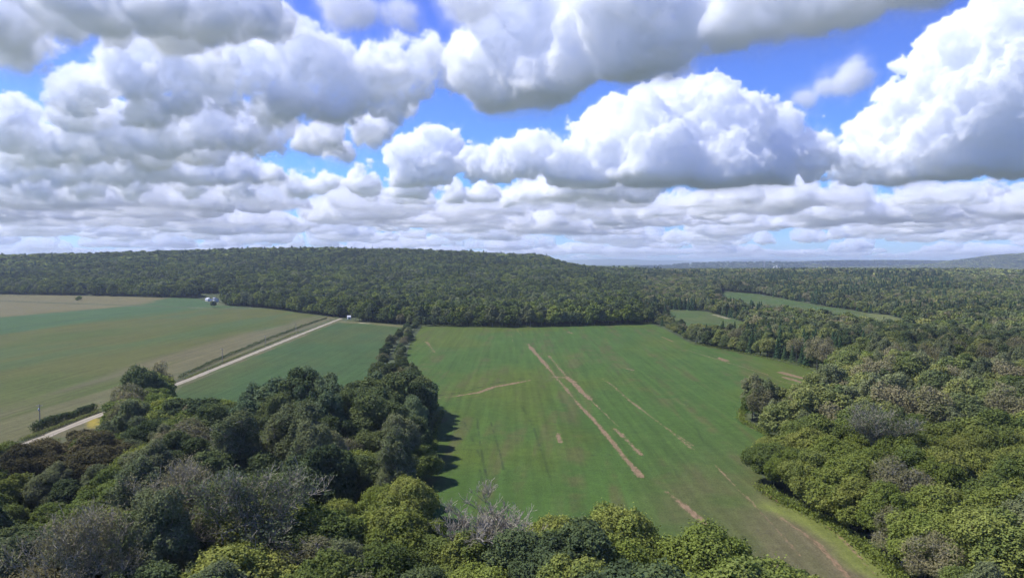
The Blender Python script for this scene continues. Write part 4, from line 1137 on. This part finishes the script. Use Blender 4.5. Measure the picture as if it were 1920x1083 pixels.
# the many small cumuli towards the horizon: one object
rc = random.Random(5)
def small_cloud(seed):
    r = random.Random(seed); B = []
    for i in range(8):
        a = r.uniform(0, 6.28); q = r.uniform(200, 1000) * (1 if i else 0)
        B.append((Vector((math.cos(a) * q * 1.3, math.sin(a) * q * .8, r.uniform(30, 420))), r.uniform(240, 450)))
    return B
g = bpy.data.node_groups.new('distant_clouds', 'GeometryNodeTree')
g.interface.new_socket('Geometry', in_out='INPUT', socket_type='NodeSocketGeometry'); g.interface.new_socket('Geometry', in_out='OUTPUT', socket_type='NodeSocketGeometry')
gi = g.nodes.new('NodeGroupInput'); go = g.nodes.new('NodeGroupOutput'); ip = g.nodes.new('GeometryNodeInstanceOnPoints')
g2i = g.nodes.new('GeometryNodeGeometryToInstance'); g.links.new(gi.outputs[0], ip.inputs['Points'])
for k in range(5):
    gg = cloud_group(small_cloud(k + 10), 30, zb=0, seed=k + 20, n1=.48, name='small_cloud', mat_=cm2)
    n = g.nodes.new('GeometryNodeGroup'); n.node_tree = gg; g.links.new(n.outputs[0], g2i.inputs[0])
g.links.new(g2i.outputs[0], ip.inputs['Instance']); ip.inputs['Pick Instance'].default_value = True
for nm, tp, s_ in (('idx', 'INT', 'Instance Index'), ('rot', 'FLOAT_VECTOR', 'Rotation'), ('scl', 'FLOAT_VECTOR', 'Scale')):
    a = g.nodes.new('GeometryNodeInputNamedAttribute'); a.data_type = tp; a.inputs['Name'].default_value = nm; g.links.new(a.outputs[0], ip.inputs[s_])
g.links.new(ip.outputs[0], go.inputs[0])
P_ = []; I_ = []; R_ = []; S_ = []
for i in range(250):
    Yc = 1 / (rc.uniform(1 / 75000, 1 / 11500)); px = rc.uniform(-250, 2170)
    if Yc < 15000 and (1520 < px < 1620 or 600 < px < 1000) and rc.random() < .7: continue
    if Yc < 13500 and 1000 < px < 1950 and rc.random() < .6: continue
    s = rc.uniform(.35, 1.0) * (1 + Yc / 42000)
    P_.append(((px - 960) / F * Yc, Yc, BASE + rc.uniform(-60, 60))); I_.append(rc.randrange(5)); R_.append((0, 0, rc.uniform(0, 6.28))); S_.append((s, s, s * rc.uniform(.7, 1.15)))
for i in range(130):
    Yc = 1 / (rc.uniform(1 / 170000, 1 / 70000)); px = rc.uniform(-200, 2120); s = rc.uniform(1.6, 3.2)
    P_.append(((px - 960) / F * Yc, Yc, BASE + rc.uniform(-100, 100))); I_.append(rc.randrange(5)); R_.append((0, 0, rc.uniform(0, 6.28))); S_.append((s * 1.3, s * 1.3, s * .5))
me = bpy.data.meshes.new('distant_clouds'); me.from_pydata(P_, [], [])
a = me.attributes.new('idx', 'INT', 'POINT'); a.data.foreach_set('value', I_)
a = me.attributes.new('rot', 'FLOAT_VECTOR', 'POINT'); a.data.foreach_set('vector', np.ravel(R_))
a = me.attributes.new('scl', 'FLOAT_VECTOR', 'POINT'); a.data.foreach_set('vector', np.ravel(S_))
ob = bpy.data.objects.new('distant_clouds', me); col.objects.link(ob)
tag(ob, 'rows of small white clouds low over the horizon', 'clouds', kind='stuff')
ob.modifiers.new('clouds', 'NODES').node_group = g
print('VOXELS M', VOX[0] / 1e6)

# ------------------------------------------------------------ haze
def haze():
    V = [(x, y, z) for z in (-1.0, 290.0) for x, y in ((-43000, -43000), (43000, -43000), (43000, 43000), (-43000, 43000))]
    Q = [(0, 3, 2, 1), (4, 5, 6, 7), (0, 1, 5, 4), (1, 2, 6, 5), (2, 3, 7, 6), (3, 0, 4, 7)]
    m = bpy.data.materials.new('haze'); m.use_nodes = True; t = m.node_tree; t.nodes.clear()
    o_ = t.nodes.new('ShaderNodeOutputMaterial'); v = t.nodes.new('ShaderNodeVolumePrincipled'); t.links.new(v.outputs[0], o_.inputs['Volume'])
    v.inputs['Density'].default_value = 6.5e-5; v.inputs['Color'].default_value = (.74, .85, 1.0, 1); v.inputs['Anisotropy'].default_value = .1
    tag(obj('haze', mesh_np('haze', V, Q), mats=[m]), kind='stuff')
haze()
